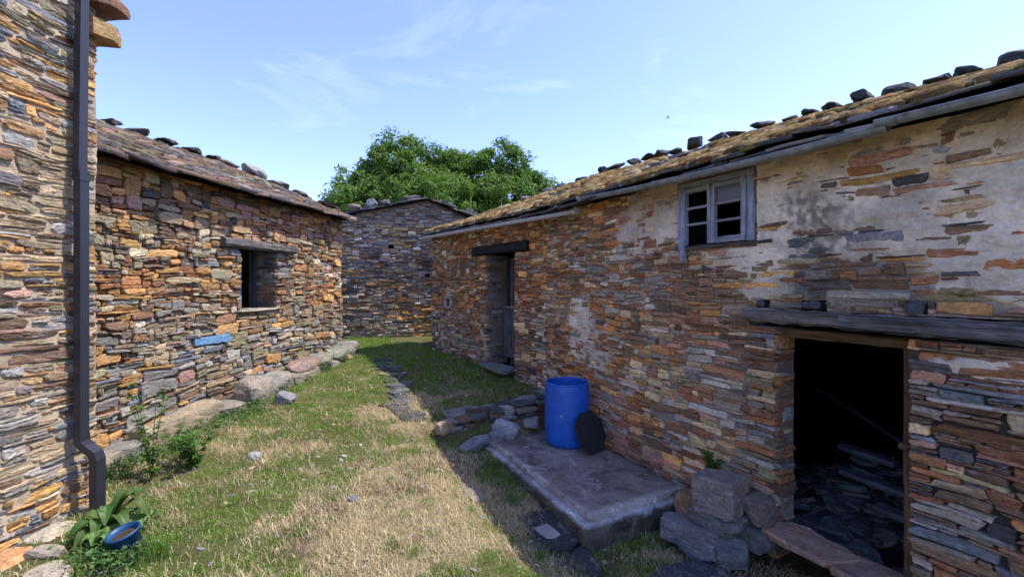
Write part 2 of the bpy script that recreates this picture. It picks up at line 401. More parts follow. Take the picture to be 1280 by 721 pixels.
def stones(g, rect, col, A=((1,0,0),(0,1,0),(0,0,1)), O=(0,0,0), proud=(-.006, .022), gap=.0005, rnd=(.02, .32), rot=1.8, warp=.022, holes=(), depth=.09, bev=.007, slope=None):
    """irregular flat-faced stones on a wall plane: A = (along, outward, up)"""
    S = len(rect)
    if not S: return
    cu = (rect[:, 0]+rect[:, 1])/2; cz = (rect[:, 2]+rect[:, 3])/2; hw = (rect[:, 1]-rect[:, 0])/2-gap; hh = (rect[:, 3]-rect[:, 2])/2-gap*.7
    hw = np.maximum(hw, .006); hh = np.maximum(hh, .004)
    n = 18
    # perimeter of square [-1,1]^2 : 7 along top, 2 on each side
    top = [(x, 1) for x in np.linspace(-1, 1, 8)[:-1]]; rt = [(1, 1), (1, 0)]
    bot = [(-x, -1) for x in np.linspace(-1, 1, 8)[:-1]]; lf = [(-1, -1), (-1, 0)]
    pr = np.array(top+rt+bot+lf, float)                 # 18
    S1 = (S, 1)
    r = rs.uniform(*rnd, S1)
    px = np.tile(pr[:, 0], (S, 1)); py = np.tile(pr[:, 1], (S, 1))
    ln = np.maximum(np.sqrt(px**2+py**2), 1e-6); k = 1/ln
    ax = px*(1-r)+px*k*1.04*r; ay = py*(1-r)+py*k*1.08*r
    cj = rs.uniform(-.12, .5, (S, 4))*(rs.uniform(0, 1, (S, 4)) < .8)       # corner cuts (z)
    cw = rs.uniform(-.06, .2, (S, 4))
    wts = [((1-px)/2*(1+py)/2), ((1+px)/2*(1+py)/2), ((1+px)/2*(1-py)/2), ((1-px)/2*(1-py)/2)]
    sgx = [-1, 1, 1, -1]; sgy = [1, 1, -1, -1]
    for q in range(4):
        ax -= sgx[q]*cw[:, q:q+1]*wts[q]; ay -= sgy[q]*cj[:, q:q+1]*wts[q]
    ax += rs.normal(0, .025, (S, n)); ay += rs.normal(0, .07, (S, n))
    sh = rs.normal(0, .35, S1)*np.clip(hh/hw, 0, .5)[:, None]
    U = ax*hw[:, None]+sh*ay*hh[:, None]; Z = ay*hh[:, None]*1.10
    bevu = np.minimum(bev*rs.uniform(.6, 1.8, S1), hw[:, None]*.5); bevz = np.minimum(bev*rs.uniform(.4, 1.2, S1), hh[:, None]*.4)
    f1u = 1-bevu/hw[:, None]; f1z = 1-bevz/hh[:, None]
    pd = rs.uniform(*proud, S1)
    tx = rs.normal(0, .05, S1); tz = rs.normal(0, .10, S1)
    rings = []
    for (su, sz, w0, tilt, nse) in ((1, 1, -depth, 0, 0), (1, 1, -bev*1.2, 1, .002), (f1u, f1z, 0, 1, .0022), (f1u*.55, f1z*.5, .002, 1, .0028)):
        u = U*su; z = Z*sz
        wv = w0+pd*(1 if tilt else 0)+(tx*u+tz*z)*tilt+rs.normal(0, 1, u.shape)*nse
        rings.append(np.stack([u, wv, z], -1))
    ctr = np.stack([np.zeros(S), (pd[:, 0]+.002+rs.normal(0, .002, S)), np.zeros(S)], -1)[:, None]
    V = np.concatenate(rings+[ctr], 1)                    # S, 4n+1, 3
    a = np.radians(rs.normal(0, rot, S))[:, None]*np.minimum(1, .10/np.maximum(hw, .02))[:, None]
    if slope is not None: a = a+slope(cu, cz)[:, None]
    u = V[..., 0]*np.cos(a)-V[..., 2]*np.sin(a)+cu[:, None]; z = V[..., 0]*np.sin(a)+V[..., 2]*np.cos(a)+cz[:, None]
    if warp:
        z = z+warpz(u, z, warp, holes)
        wv = V[..., 1]+.03*(vn(u*1.1, z*1.3, 11)-.5)
    else: wv = V[..., 1]
    Am = np.array(A, float)
    W = u[..., None]*Am[0]+wv[..., None]*Am[1]+z[..., None]*Am[2]+np.array(O, float)
    j = np.arange(n); j2 = (j+1) % n
    q = np.concatenate([np.stack([k*n+j, k*n+j2, (k+1)*n+j2, (k+1)*n+j], 1) for k in range(3)])
    tr = np.stack([3*n+j, 3*n+j2, np.full(n, 4*n)], 1)
    det = np.linalg.det(Am)
    if det < 0: pass
    # orientation: perimeter runs clockwise seen from +out for a right-handed frame
    if det > 0: q = q[:, ::-1]; tr = tr[:, ::-1]
    off = (np.arange(S)*(4*n+1))[:, None, None]
    C = np.repeat(col, 4*n+1, 0)
    g.add(W.reshape(-1, 3), [(q[None]+off).reshape(-1, 4), (tr[None]+off).reshape(-1, 3)], C)

def mortar(g, u0, u1, zb, zt, holes, hf, cf, du=.025, pad=.0):
    """mortar skin as a dense displaced grid, with openings left out"""
    nu = int((u1-u0)/du)+1; z0 = float(np.min(zb(np.linspace(u0, u1, 50)))); z1 = float(np.max(zt(np.linspace(u0, u1, 50)))); nz_ = int((z1-z0)/du)+1
    us = np.linspace(u0, u1, nu)
    for a, b, c, d in holes:
        for x in (a, b):
            i = np.argmin(abs(us-x)); us[i] = x
    zs = np.linspace(z0, z1, nz_)
    for a, b, c, d in holes:
        for x in (c, d):
            i = np.argmin(abs(zs-x)); zs[i] = x
    Ug, Zg = np.meshgrid(us, zs, indexing='ij')
    Zc = np.minimum(Zg, zt(us)[:, None])
    wv = hf(Ug, Zc); C = cf(Ug, Zc)
    V = np.stack([Ug, wv, Zc], -1).reshape(-1, 3)
    i, j = np.meshgrid(np.arange(nu-1), np.arange(nz_-1), indexing='ij'); i = i.ravel(); j = j.ravel()
    uc = (us[i]+us[i+1])/2; zc = (zs[j]+zs[j+1])/2
    ok = zs[j] < zt(uc)
    for a, b, c, d in holes: ok &= ~((uc > a) & (uc < b) & (zc > c) & (zc < d))
    i = i[ok]; j = j[ok]
    F = np.stack([i*nz_+j, i*nz_+j+1, (i+1)*nz_+j+1, (i+1)*nz_+j], 1)
    g.add(V, F, C.reshape(-1, 3))
def core(g, u0, u1, z0, ztop, holes, w0=-.5, w1=-.06, C=(.2,.17,.13)):
    """solid wall behind the skin, cut round the openings"""
    ue = sorted({u0, u1, *[x for h in holes for x in h[:2]]}); 
    ue = [x for x in ue if u0 <= x <= u1]
    for a, b in zip(ue[:-1], ue[1:]):
        um = (a+b)/2; hs = sorted([h for h in holes if h[0] < um < h[1]], key=lambda h: h[2]); z = z0
        ta, tb = float(ztop(np.array([a]))[0]), float(ztop(np.array([b]))[0])
        for h in hs:
            if h[2] > z+.001: box(g, (a, w0, z), (b, w1, h[2]), C)
            z = h[3]
        V = np.array([[a,w0,z],[a,w0,ta],[a,w1,z],[a,w1,ta],[b,w0,z],[b,w0,tb],[b,w1,z],[b,w1,tb]])
        g.add(V, BOXF, C)
def const(v): return lambda u: np.full(np.shape(u), float(v))

# ------------------------------------------------------------------ slates and roofs
def slab_stones(g, cen, T, U, N, hw, hl, th, col, n=12, rough=.09):
    """batch of thin irregular slabs; cen (S,3); T,U,N (S,3) axes"""
    S = len(cen); a = np.linspace(0, 2*np.pi, n, endpoint=False)+np.pi/n
    ca, sa = np.cos(a), np.sin(a); m = np.maximum(abs(ca), abs(sa)); sq = np.stack([ca/m, sa/m], -1)
    rr = rs.uniform(.1, .5, (S, 1, 1)); ci = np.stack([ca, sa], -1)*1.1
    p = sq[None]*(1-rr)+ci[None]*rr
    p = p+rs.normal(0, rough, (S, n, 2))
    x = p[..., 0]*hw[:, None]; y = p[..., 1]*hl[:, None]
    t = th[:, None]
    parts = []
    for s_, w_ in ((.97, -t/2), (1, 0*t), (.96, t/2)):
        xx = x*s_; yy = y*s_; ww = w_+rs.normal(0, .08, x.shape)*t
        parts.append(cen[:, None]+xx[..., None]*T[:, None]+yy[..., None]*U[:, None]+ww[..., None]*N[:, None])
    V = np.concatenate(parts, 1)
    j = np.arange(n); j2 = (j+1) % n
    q = np.concatenate([np.stack([k*n+j, k*n+j2, (k+1)*n+j2, (k+1)*n+j], 1) for k in range(2)])
    caps = np.stack([j[::-1], 2*n+j])
    off = (np.arange(S)*3*n)[:, None, None]
    g.add(V.reshape(-1, 3), [(q[None]+off).reshape(-1, 4), (caps[None]+off).reshape(-1, n)], np.repeat(col, 3*n, 0))

def roof_patch(g, E, Rg, pal, expo=.17, wr=(.2, .42), th=(.018, .038), tilt=5, over=.0, lift=.0, rgh=2.2):
    """E, Rg: eave and ridge point lists (same length) - slates laid in rows on the ruled surface"""
    E = np.array(E, float); Rg = np.array(Rg, float)
    sl_ = np.linalg.norm(Rg[0]-E[0]); rows = int(sl_/expo)+1
    cl = np.concatenate([[0], np.cumsum(np.linalg.norm(np.diff(E, axis=0), axis=1))])
    tot = cl[-1]
    cen = []; T = []; U = []; N = []; HW = []; HL = []; TH = []
    for r in range(rows+1):
        v = min(r/rows, 1.0); s = -.05+rs.uniform(0, .2)
        while s < tot+.02:
            w_ = rs.uniform(*wr); sc = min(max(s+w_/2, 0), tot)
            k = min(np.searchsorted(cl, sc, 'right')-1, len(cl)-2); f = (sc-cl[k])/(cl[k+1]-cl[k])
            e = E[k]*(1-f)+E[k+1]*f; q = Rg[k]*(1-f)+Rg[k+1]*f
            t = (E[k+1]-E[k]); t /= np.linalg.norm(t); u = q-e; u /= np.linalg.norm(u); n_ = np.cross(t, u); n_ /= np.linalg.norm(n_)
            if n_[2] < 0: n_ = -n_
            hl = rs.uniform(.75, 1.15)*expo*1.15
            dv = min((hl-over+rs.normal(0, .02))*.8, (1-v)*np.linalg.norm(q-e)-hl*.9)
            pos = e*(1-v)+q*v+u*dv+n_*(lift+.03+rs.uniform(0, .022))
            a = np.radians(tilt+rs.normal(0, 2.0)); b = np.radians(rs.normal(0, rgh)); c = np.radians(rs.normal(0, 5+rgh))
            # tilt so that the lower edge kicks up over the row below
            u2 = u*np.cos(a)-n_*np.sin(a); n2 = n_*np.cos(a)+u*np.sin(a)
            t2 = t*np.cos(b)+n2*np.sin(b); n3 = np.cross(t2, u2); n3 *= np.sign(n3[2]) if n3[2] != 0 else 1
            t3 = t2*np.cos(c)+u2*np.sin(c); u3 = u2*np.cos(c)-t2*np.sin(c)
            cen.append(pos); T.append(t3); U.append(u3); N.append(n3); HW.append(w_/2*1.05); HL.append(hl); TH.append(rs.uniform(*th))
            s += w_*.97
    A = [np.array(x) for x in (cen, T, U, N, HW, HL, TH)]
    slab_stones(g, *A, pick(pal, len(cen), .25))
def deck(g, E, Rg, th=.05, C=(.06,.05,.04)):
    E = np.array(E, float); Rg = np.array(Rg, float); E = E+(Rg-E)*.035; n = len(E); dn = np.array([0, 0, -th])
    V = np.concatenate([E, Rg, E+dn, Rg+dn]); F = []
    for i in range(n-1):
        F += [[i, i+1, n+i+1, n+i], [2*n+i, 3*n+i, 3*n+i+1, 2*n+i+1], [i, 2*n+i, 2*n+i+1, i+1], [n+i, n+i+1, 3*n+i+1, 3*n+i]]
    F += [[0, n, 3*n, 2*n], [n-1, 2*n+n-1, 3*n+n-1, n+n-1]]
    g.add(V, np.array(F), C)

# ------------------------------------------------------------------ irregular rock as one mesh
def rock_geo(g, cen, size, col, seed=0, blocky=.6, rz=0, tilt=(0,0), n=12, rough=.06, cuts=5, cutd=(.82, 1.1)):
    r_ = np.random.RandomState(seed)
    th = np.linspace(0, np.pi, n); ph = np.linspace(0, 2*np.pi, n*2, endpoint=False)
    D = np.array([[math.sin(a)*math.cos(b), math.sin(a)*math.sin(b), math.cos(a)] for a in th[1:-1] for b in ph]+[[0,0,1],[0,0,-1]])
    m = np.max(abs(D), 1)[:, None]; B = D/m
    Pn = D*(1-blocky)*1.1+B*blocky
    for _ in range(cuts):                      # cleaved planes
        nn = r_.normal(size=3); nn /= np.linalg.norm(nn); dd = r_.uniform(*cutd)
        pr = Pn@nn; Pn = Pn-np.maximum(pr-dd, 0)[:, None]*nn
    o = r_.uniform(0, 50, 3)
    f = (fbm(Pn[:, 0]*1.6+o[0]+Pn[:, 2], Pn[:, 1]*1.6+o[1]-Pn[:, 2]*.7, seed, 4)-.5)
    Pn = Pn*(1+f[:, None]*rough*4)+r_.normal(0, rough*.12, Pn.shape)
    V = Pn*np.array(size)/2
    M = Matrix.Rotation(rz, 3, 'Z')@Matrix.Rotation(tilt[0], 3, 'X')@Matrix.Rotation(tilt[1], 3, 'Y')
    V = V@np.array(M).T+np.array(cen)
    m_ = 2*n; F = [[i*m_+j, (i+1)*m_+j, (i+1)*m_+(j+1) % m_, i*m_+(j+1) % m_] for i in range(n-3) for j in range(m_)]
    T = [[len(V)-2, j, (j+1) % m_] for j in range(m_)]+[[len(V)-1, (n-3)*m_+(j+1) % m_, (n-3)*m_+j] for j in range(m_)]
    c = np.array(col)*np.ones((len(V), 3))
    g.add(V, [np.array(F), np.array(T)], c)
def rock(name, cen, size, col, label=None, cat=None, group=None, parent=None, mat=None, smooth=False, kind=None, **k):
    g = Geo(); rock_geo(g, (0,0,0), size, col, **k)
    o = g.build(name, mat or M_BLOCK, parent, smooth); o.location = cen
    return tag(o, label, cat, group, kind)

# ------------------------------------------------------------------ the lie of the land
NR = np.array([.891, .454]); DR = np.array([-.454, .891]); CR = 3.85          # right-hand wall
def nu(n, u, z=0): return (NR[0]*n+DR[0]*u, NR[1]*n+DR[1]*u, z)
def ground_z(x, y, fine=True):
    x = np.asarray(x, float); y = np.asarray(y, float)
    gy = np.interp(y, [-60, -5, 3, 5, 6.5, 8, 9.5, 13, 40, 900], [-3, -.1, .0, .06, .16, .31, .45, .5, 1.2, 6])
    n = NR[0]*x+NR[1]*y; u = DR[0]*x+DR[1]*y
    tgt = np.interp(u, [-3, 2, 3.3, 5.55, 5.8], [-.38, -.38, -.40, -.17, .12])
    wgt = ss(1.1, 2.35, n)*(1-ss(5.62, 5.95, u))*(1-ss(4.6, 6, n)*0)
    z = gy*(1-wgt)+tgt*wgt
    z = z+.07*ss(-2.6, -3.9, x)*ss(2, 4, y)*(1-ss(9, 10, y))
    z = z+.05*(fbm(x*.9, y*.9, 3, 3)-.5)
    if fine: z = z+.028*(fbm(x*5, y*5, 21, 3)-.5)
    return z
def gz(x, y): return float(ground_z(np.array([x]), np.array([y]), True)[0])
def green_f(x, y):
    """how green (1) or strawy (0) the turf is"""
    n = NR[0]*x+NR[1]*y
    f = fbm(x*1.5+4, y*1.5, 31, 4)*.62+fbm(x*5.5, y*5.5, 37, 4)*.38
    b = .535+.05*ss(-.8, -3, x)
    b = b-.045*np.exp(-((x+.9)/1.3)**2-((y-4.0)/1.6)**2)+.14*ss(6.4, 9.0, y)+.10*ss(2.0, 2.6, n)-.07*ss(-1.6, .2, x)*ss(7, 5, y)+.04*ss(-1.0, -2.5, x)
    return ss(-.06, .07, f-(1-b))
def ground():
    def axis(c0, c1, st, far):
        a = list(np.arange(c0, c1, st)); s = st; x = c1
        while x < far: a.append(x); s *= 1.28; x += s
        a.append(far); s = st; x = c0-st
        while x > -far: a.insert(0, x); s *= 1.28; x -= s
        a.insert(0, -far); return np.array(a)
    xs = axis(-5.5, 4.5, .04, 900); ys = axis(1.5, 14, .045, 900)
    X, Y = np.meshgrid(xs, ys, indexing='ij'); Z = ground_z(X, Y)
    Z = Z+.02*(fbm(X*14, Y*14, 5, 2)-.5)
    gf = green_f(X, Y); 
    soil = np.array([.15, .105, .065]); straw = np.array([.29, .225, .13]); gr = np.array([.09, .105, .03])
    f2 = fbm(X*3, Y*3, 44, 4)
    C = straw*(ss(.38, .55, f2))[..., None]+soil*(1-ss(.38, .55, f2))[..., None]
    C = C*(1-gf[..., None]*.8)+gr*(gf[..., None]*.8)
    dirt = ss(2.35, 2.7, NR[0]*X+NR[1]*Y)*ss(2.9, 2.5, DR[0]*X+DR[1]*Y)
    C = C*(1-dirt[..., None]*.7)+np.array([.09, .06, .04])*dirt[..., None]*.7
    g = Geo(); ni, nj = X.shape
    i, j = np.meshgrid(np.arange(ni-1), np.arange(nj-1), indexing='ij'); i = i.ravel(); j = j.ravel()
    F = np.stack([i*nj+j, (i+1)*nj+j, (i+1)*nj+j+1, i*nj+j+1], 1)
    g.add(np.stack([X, Y, Z], -1).reshape(-1, 3), F, C.reshape(-1, 3))
    return tag(g.build('ground', M_GROUND, smooth=True), kind='structure')
ground()

# ================================================================== RIGHT-HAND HOUSE
Rx = (DR[0], DR[1], 0); Ry = (-NR[0], -NR[1], 0)
MR = frame((NR[0]*CR, NR[1]*CR, 0), Rx, Ry)
P0 = np.array([.56, 7.39]); D2 = np.array([-.6, .8]); N2 = np.array([.8, .6])     # rear section turned by a few degrees
M2 = frame((P0[0], P0[1], 0), (D2[0], D2[1], 0), (-N2[0], -N2[1], 0))
house = empty('stone_house', MR)
tag(house, 'long low rubble-stone house with peeling cream plaster, mossy slate roof and low dark doorway', 'house')
UB = float((P0[0]*DR[0]+P0[1]*DR[1]))            # bend
topR = lambda u: 3.06+.012*np.asarray(u, float)
botR = lambda u: np.interp(u, [-1, 3.2, 5.6, 6.4], [-.55, -.50, -.35, .05])
HR = [(1.55, 2.50, -.6, 1.62), (.30, 2.76, 1.62, 1.785), (2.68, 3.58, 2.37, 3.08)]
def plast(u, z):
    """plaster cover on the main wall, 0..1"""
    f = fbm(u*1.1, z*1.8, 61, 5)-.5
    a = ss(1.9, 2.75, z+f*1.6+np.interp(u, [0, 2.6, 3.4, 4], [.25, .15, -.25, -1.2]))
    b = np.exp(-((u-4.2)/.55)**2-((z-2.65)/.42)**2)*.75          # ragged patch left of the window
    c = np.exp(-((u-.9)/.7)**2-((z-1.47)/.11)**2)*.75              # remnant under the lintel
    d = np.exp(-((u-5.2)/1.1)**2-((z-1.2)/.9)**2)*.5
    e = ss(2.45, 2.9, z)*ss(3.6, 2.7, u)*.6+ss(1.72, 2.0, z)*ss(3.0, 2.3, u)*.40
    return np.clip(a+b+c+d+e+f*.9*np.clip((a+b+c+d+e)*1.6+.05, 0, 1), 0, 1.3)
def hR(u, z):
    p = plast(u, z); p = .35*p+.75*ss(.34, .52, p+.25*(fbm(u*9, z*12, 17, 4)-.5))
    h = -.016+.012*(fbm(u*9, z*9, 12, 3)-.5)+p*.027+.03*(vn(u*1.1, z*1.3, 11)-.5)+(.012+p*.040)*(fbm(u*3.2, z*8, 15, 5)-.5)+p*.014*(fbm(u*14, z*16, 19, 4)-.5)
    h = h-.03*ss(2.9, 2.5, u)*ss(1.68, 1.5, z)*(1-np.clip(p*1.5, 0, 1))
    for a, b, c, d in HR:
        e = np.maximum(np.maximum(a-u, u-b), np.maximum(c-z, z-d)); h = np.where(e < .02, np.minimum(h, -.012), h)
    return h
def cR(u, z):
    p = ss(.30, .48, plast(u, z)+.25*(fbm(u*9, z*12, 17, 4)-.5))[..., None]
    f = fbm(u*2, z*2, 71, 4)[..., None]
    dirt = np.array([.27, .18, .115])*(1-ss(5.2, 3.5, u))[..., None]+np.array([.25, .22, .19])*ss(5.2, 3.5, u)[..., None]
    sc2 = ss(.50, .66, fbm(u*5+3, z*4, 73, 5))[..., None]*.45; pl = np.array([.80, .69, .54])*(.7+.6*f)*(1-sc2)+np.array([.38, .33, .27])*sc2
    st = (ss(2.68, 3.0, z+.25*(fbm(u*3, z*3, 81, 4)-.5)))[..., None]; pl = pl*(1-st*.45)+np.array([.48, .29, .12])*st*.45     # ochre band under the eave
    # old grey-black run-off stain beside the window
    q = np.exp(-((u-2.15-.12*np.sin(z*5))/.24)**2)*ss(1.7, 1.85, z)*ss(2.95, 2.5, z); q = np.clip(q*(.25+fbm(u*4, z*3, 91, 3)*1.0)*(fbm(u*26, z*22, 93, 5)*5.0-1.5), 0, .9)[..., None]
    pl = pl*(1-q*.85)+np.array([.10, .095, .09])*q*.85
    pk = (np.exp(-((u-4.3)/.8)**2))[..., None]*.5; pl = pl*(1-pk)+np.array([.42, .34, .29])*pk
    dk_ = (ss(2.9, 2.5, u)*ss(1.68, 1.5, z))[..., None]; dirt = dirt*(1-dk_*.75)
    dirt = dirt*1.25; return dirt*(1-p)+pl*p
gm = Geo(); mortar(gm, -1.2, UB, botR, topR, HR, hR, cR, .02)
core(gm, -1.2, UB, -.6, topR, HR, w0=-.27)
gs = Geo()
def szR(u, z):
    q = random.random()
    if z < 1.55 and u < 1.6: return (.14, .70, .014, .095) if q < .6 else (.08, .3, .012, .05)
    if z > 1.7 and u < 2.7: return (.10, .55, .016, .085)
    if u > 3.2 and z < .1: return (.12, .34, .04, .11)
    if u > 2.45 and u < 3.4 and z < 1.6: return (.12, .5, .022, .09)
    if q < .22: return (.16, .42, .05, .12)
    if q < .5: return (.05, .14, .025, .06)
    return (.08, .34, .016, .065)
rect = layout(-1.2, UB, botR, topR, szR, HR)
cu = (rect[:, 0]+rect[:, 1])/2; cz = (rect[:, 2]+rect[:, 3])/2
col = pickw(dict(orange=2.0, rust=2.4, brown=2.6, grey=2.6, tan=3.0, dark=.4, olive=.8, pale=2.4, pink=2.8, ochre=1.2), cu, cz, 300)
lo = pickw(dict(dark=1.4, grey=4.6, brown=5.0, blue=.9, rust=1.9, orange=.5, olive=1.2, tan=1.3, pink=.8), cu, cz, 400)
hi = pickw(dict(grey=2.4, brown=2.4, tan=2.4, orange=.8, olive=1.8, rust=1.2, blue=1, dark=.6, pink=1, ochre=1), cu, cz, 500)
f = fbm(cu*.9, cz*.9, 101, 3)-.5
k = ss(3.35, 2.7, cu+f)[:, None]; col = col*(1-k)+lo*k
k = ss(1.7, 1.9, cz)[:, None]*ss(4.2, 2.8, cu)[:, None]; col = col*(1-k)+hi*k
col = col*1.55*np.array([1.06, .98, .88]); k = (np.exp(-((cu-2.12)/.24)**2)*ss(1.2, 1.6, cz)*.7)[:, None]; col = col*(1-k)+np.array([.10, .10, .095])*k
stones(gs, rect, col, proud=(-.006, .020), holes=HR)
# reveal of the low door (the jamb away from the viewer) and underside zone
rr = layout(0, .25, const(-.5), const(1.61), lambda u, z: (.12, .26, .04, .13))
stones(gs, rr, pick(dict(brown=3, orange=2.2, rust=2, tan=1.5, grey=1.5), len(rr)), A=((0,-1,0),(-1,0,0),(0,0,1)), O=(2.50, 0, 0), proud=(.005, .045), warp=0, rnd=(.1, .4))
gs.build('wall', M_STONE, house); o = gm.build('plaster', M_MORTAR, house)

# rear section ----------------------------------------------------
W2 = Matrix(MR).inverted()@M2
rear = empty('rear_section'); rear.parent = house; rear.matrix_parent_inverse = Matrix.Identity(4); rear.matrix_basis = W2
HS = [(.86, 1.76, .1, 2.56), (.46, 2.14, 2.56, 2.745), (3.15, 3.35, 1.50, 1.70)]
top2 = lambda u: 3.06+.012*UB+.004*np.asarray(u, float)
bot2 = lambda u: np.interp(u, [0, 1, 4.1], [-.1, .2, .2])
h2 = lambda u, z: -.018+.014*(fbm(u*9, z*9, 14, 3)-.5)+.03*(vn(u*1.1, z*1.3, 11)-.5)+.02*np.exp(-((u-3.6)/.3)**2)*ss(1.8, 2.4, z)
c2 = lambda u, z: np.ones(u.shape+(3,))*np.array([.22, .165, .12])
gm = Geo(); mortar(gm, 0, 4.02, bot2, top2, HS, h2, c2, .03); core(gm, 0, 4.02, -.2, top2, HS)
gs = Geo()
rect = layout(0, 4.02, bot2, top2, lambda u, z: (.08, .36, .025, .10) if random.random() < .6 else (.06, .16, .03, .13), HS)
cu = (rect[:, 0]+rect[:, 1])/2; cz = (rect[:, 2]+rect[:, 3])/2
col = pickw(dict(orange=3, rust=2.6, brown=3, grey=2, ochre=1.8, tan=1.4, pale=.7), cu, cz, 600)
lo = pickw(dict(grey=3, brown=3, dark=1.2, pale=1.2, rust=1.2, tan=1.2), cu, cz, 700)
k = ss(1.7, 1.1, cz+.8*(fbm(cu*1.3, cz, 111, 3)-.5))[:, None]; col = (col*(1-k)+lo*k)*1.5*np.array([1.08, .98, .84])
stones(gs, rect, col, holes=HS)
rr = layout(0, .4, const(.2), const(2.56), lambda u, z: (.14, .4, .05, .14))
stones(gs, rr, pick(dict(grey=3, brown=2, dark=2), len(rr)), A=((0,-1,0),(-1,0,0),(0,0,1)), O=(1.76, 0, 0), proud=(-.02, .02), warp=0)
# far end wall of the rear section
rr = layout(0, 5.6, const(.2), lambda u: 3.1+.36*np.minimum(u, 5.6-u), lambda u, z: (.12, .4, .05, .12))
stones(gs, rr, pick(dict(grey=3, brown=3, rust=2), len(rr)), A=((0,-1,0),(1,0,0),(0,0,1)), O=(4.02, 0, 0), proud=(-.02, .02), warp=0)
gs.build('wall', M_STONE, rear); gm.build('mortar', M_MORTAR, rear)
g = Geo(); plank(g, (.44, .0, 2.655), (2.16, .0, 2.645), .16, .17, seg=12, wob=.008); g.build('lintel', M_BEAM_DARK, rear)
# stable door: inner frame, dark gap above, boarded lower leaf
g = Geo(); plank(g, (.90, -.30, .45), (.90, -.30, 2.5), .07, .08, up=(0,1,0)); plank(g, (1.42, -.38, .45), (1.42, -.38, 2.5), .07, .05, up=(0,1,0)); g.build('door_frame', M_DOOR, rear)
g = Geo()
for i in range(4): plank(g, (.97+i*.185, -.335, .58+rs.uniform(0, .02)), (.97+i*.185, -.335, 1.56+rs.uniform(-.008, .008)), .025, .18, up=(1,0,0), wob=.002, seg=8)
plank(g, (.90, -.315, 1.56), (1.62, -.315, 1.56), .05, .035, wob=.002, C=(2.2,2.2,2.3)); plank(g, (.94, -.315, .72), (1.60, -.315, .72), .03, .09, wob=.002)
g.build('door', M_DOOR, rear)
g = Geo()
for i in range(4): plank(g, (.97+i*.185, -.40, 1.58), (.97+i*.185, -.40, 2.5), .02, .18, up=(1,0,0), wob=.002, seg=8, C=(.25,.25,.28))
tag(g.build('upper_door', M_DOOR, rear))
rock('doorstep', (1.28, .10, .47), (.8, .34, .12), (.20, .19, .19), parent=rear, seed=5, blocky=.9, rough=.03, mat=M_STONE)
# small white-framed vent
fr = Geo()
for a, b in (((3.13, .015, 1.49), (3.37, .015, 1.49)), ((3.13, .015, 1.71), (3.37, .015, 1.71))): plank(fr, a, b, .06, .035, wob=.003, seg=6)
for a, b in (((3.145, .012, 1.49), (3.145, .012, 1.71)), ((3.355, .012, 1.49), (3.355, .012, 1.71))): plank(fr, a, b, .035, .05, up=(0,1,0), wob=.003, seg=6)
vw = fr.build('vent_window', M_CURD, rear)
g = Geo(); box(g, (3.15, -.06, 1.50), (3.35, -.05, 1.70)); g.build('pane', M_GLASS, vw)

for ch in list(rear.children):
    ch.parent = house; ch.matrix_parent_inverse = W2
bpy.data.objects.remove(rear)
# lintel, door frame of the near doorway --------------------------
g = Geo(); plank(g, (2.78, -.04, 1.725), (.28, -.04, 1.712), .20, .12, seg=40, wob=.008, cham=.2, C=(1.3,1.25,1.25)); plank(g, (1.95, .035, 1.715), (.30, .03, 1.70), .10, .115, seg=26, wob=.008, cham=.25, C=(1,1,1.05)); g.build('lintel', M_BEAM, house)
g = Geo(); plank(g, (2.50, -.16, 1.575), (1.55, -.16, 1.575), .10, .075, seg=12, wob=.004); f_ = g.build('door_frame', M_RAIL, house)
g = Geo(); plank(g, (1.585, -.16, -.3), (1.585, -.16, 1.54), .10, .065, up=(0,1,0), seg=16, wob=.004); plank(g, (1.62, -.17, -.3), (1.62, -.17, 1.50), .03, .03, up=(0,1,0), seg=10, wob=.003, C=(1.3,1.3,1.3)); g.build('post', M_POST, f_)
g = Geo(); tube(g, [(1.565, -.10, .86), (1.565, -.02, .87), (1.59, .02, .88)], .022, 8); g.build('latch_peg', M_POST, f_)
# rounded beam ends above the lintel, on black blocks painting the sockets' dark hollows
for (u, z, r_) in ((2.60, 1.83, .035), (2.20, 1.83, .035), (2.14, 1.835, .04), (1.50, 1.84, .055)):
    g = Geo(); box(g, (u-.055, -.01, z-.045), (u+.055, .02, z+.04), (.02,.02,.02), jit=.008); g.build('socket_black_block', M_DARK, house)
    rock('rafter_end', (u+.01, .025, z), (r_*2, .07, r_*1.7), (.08, .085, .10), parent=house, seed=int(u*10), blocky=.3, mat=M_BLOCK, n=9)
g = Geo(); g2 = Geo()
slab_stones(g, np.array([[2.18, .06, -.085], [1.60, .08, -.09]]), np.array([[1., 0, 0]]*2), np.array([[0, 1., .05]]*2), np.array([[0, -.05, 1.]]*2), np.array([.31, .32]), np.array([.20, .20]), np.array([.06, .06]), np.array([[.38, .24, .17], [.30, .19, .14]]), n=13, rough=.08)
g.build('threshold', M_STONE, house)

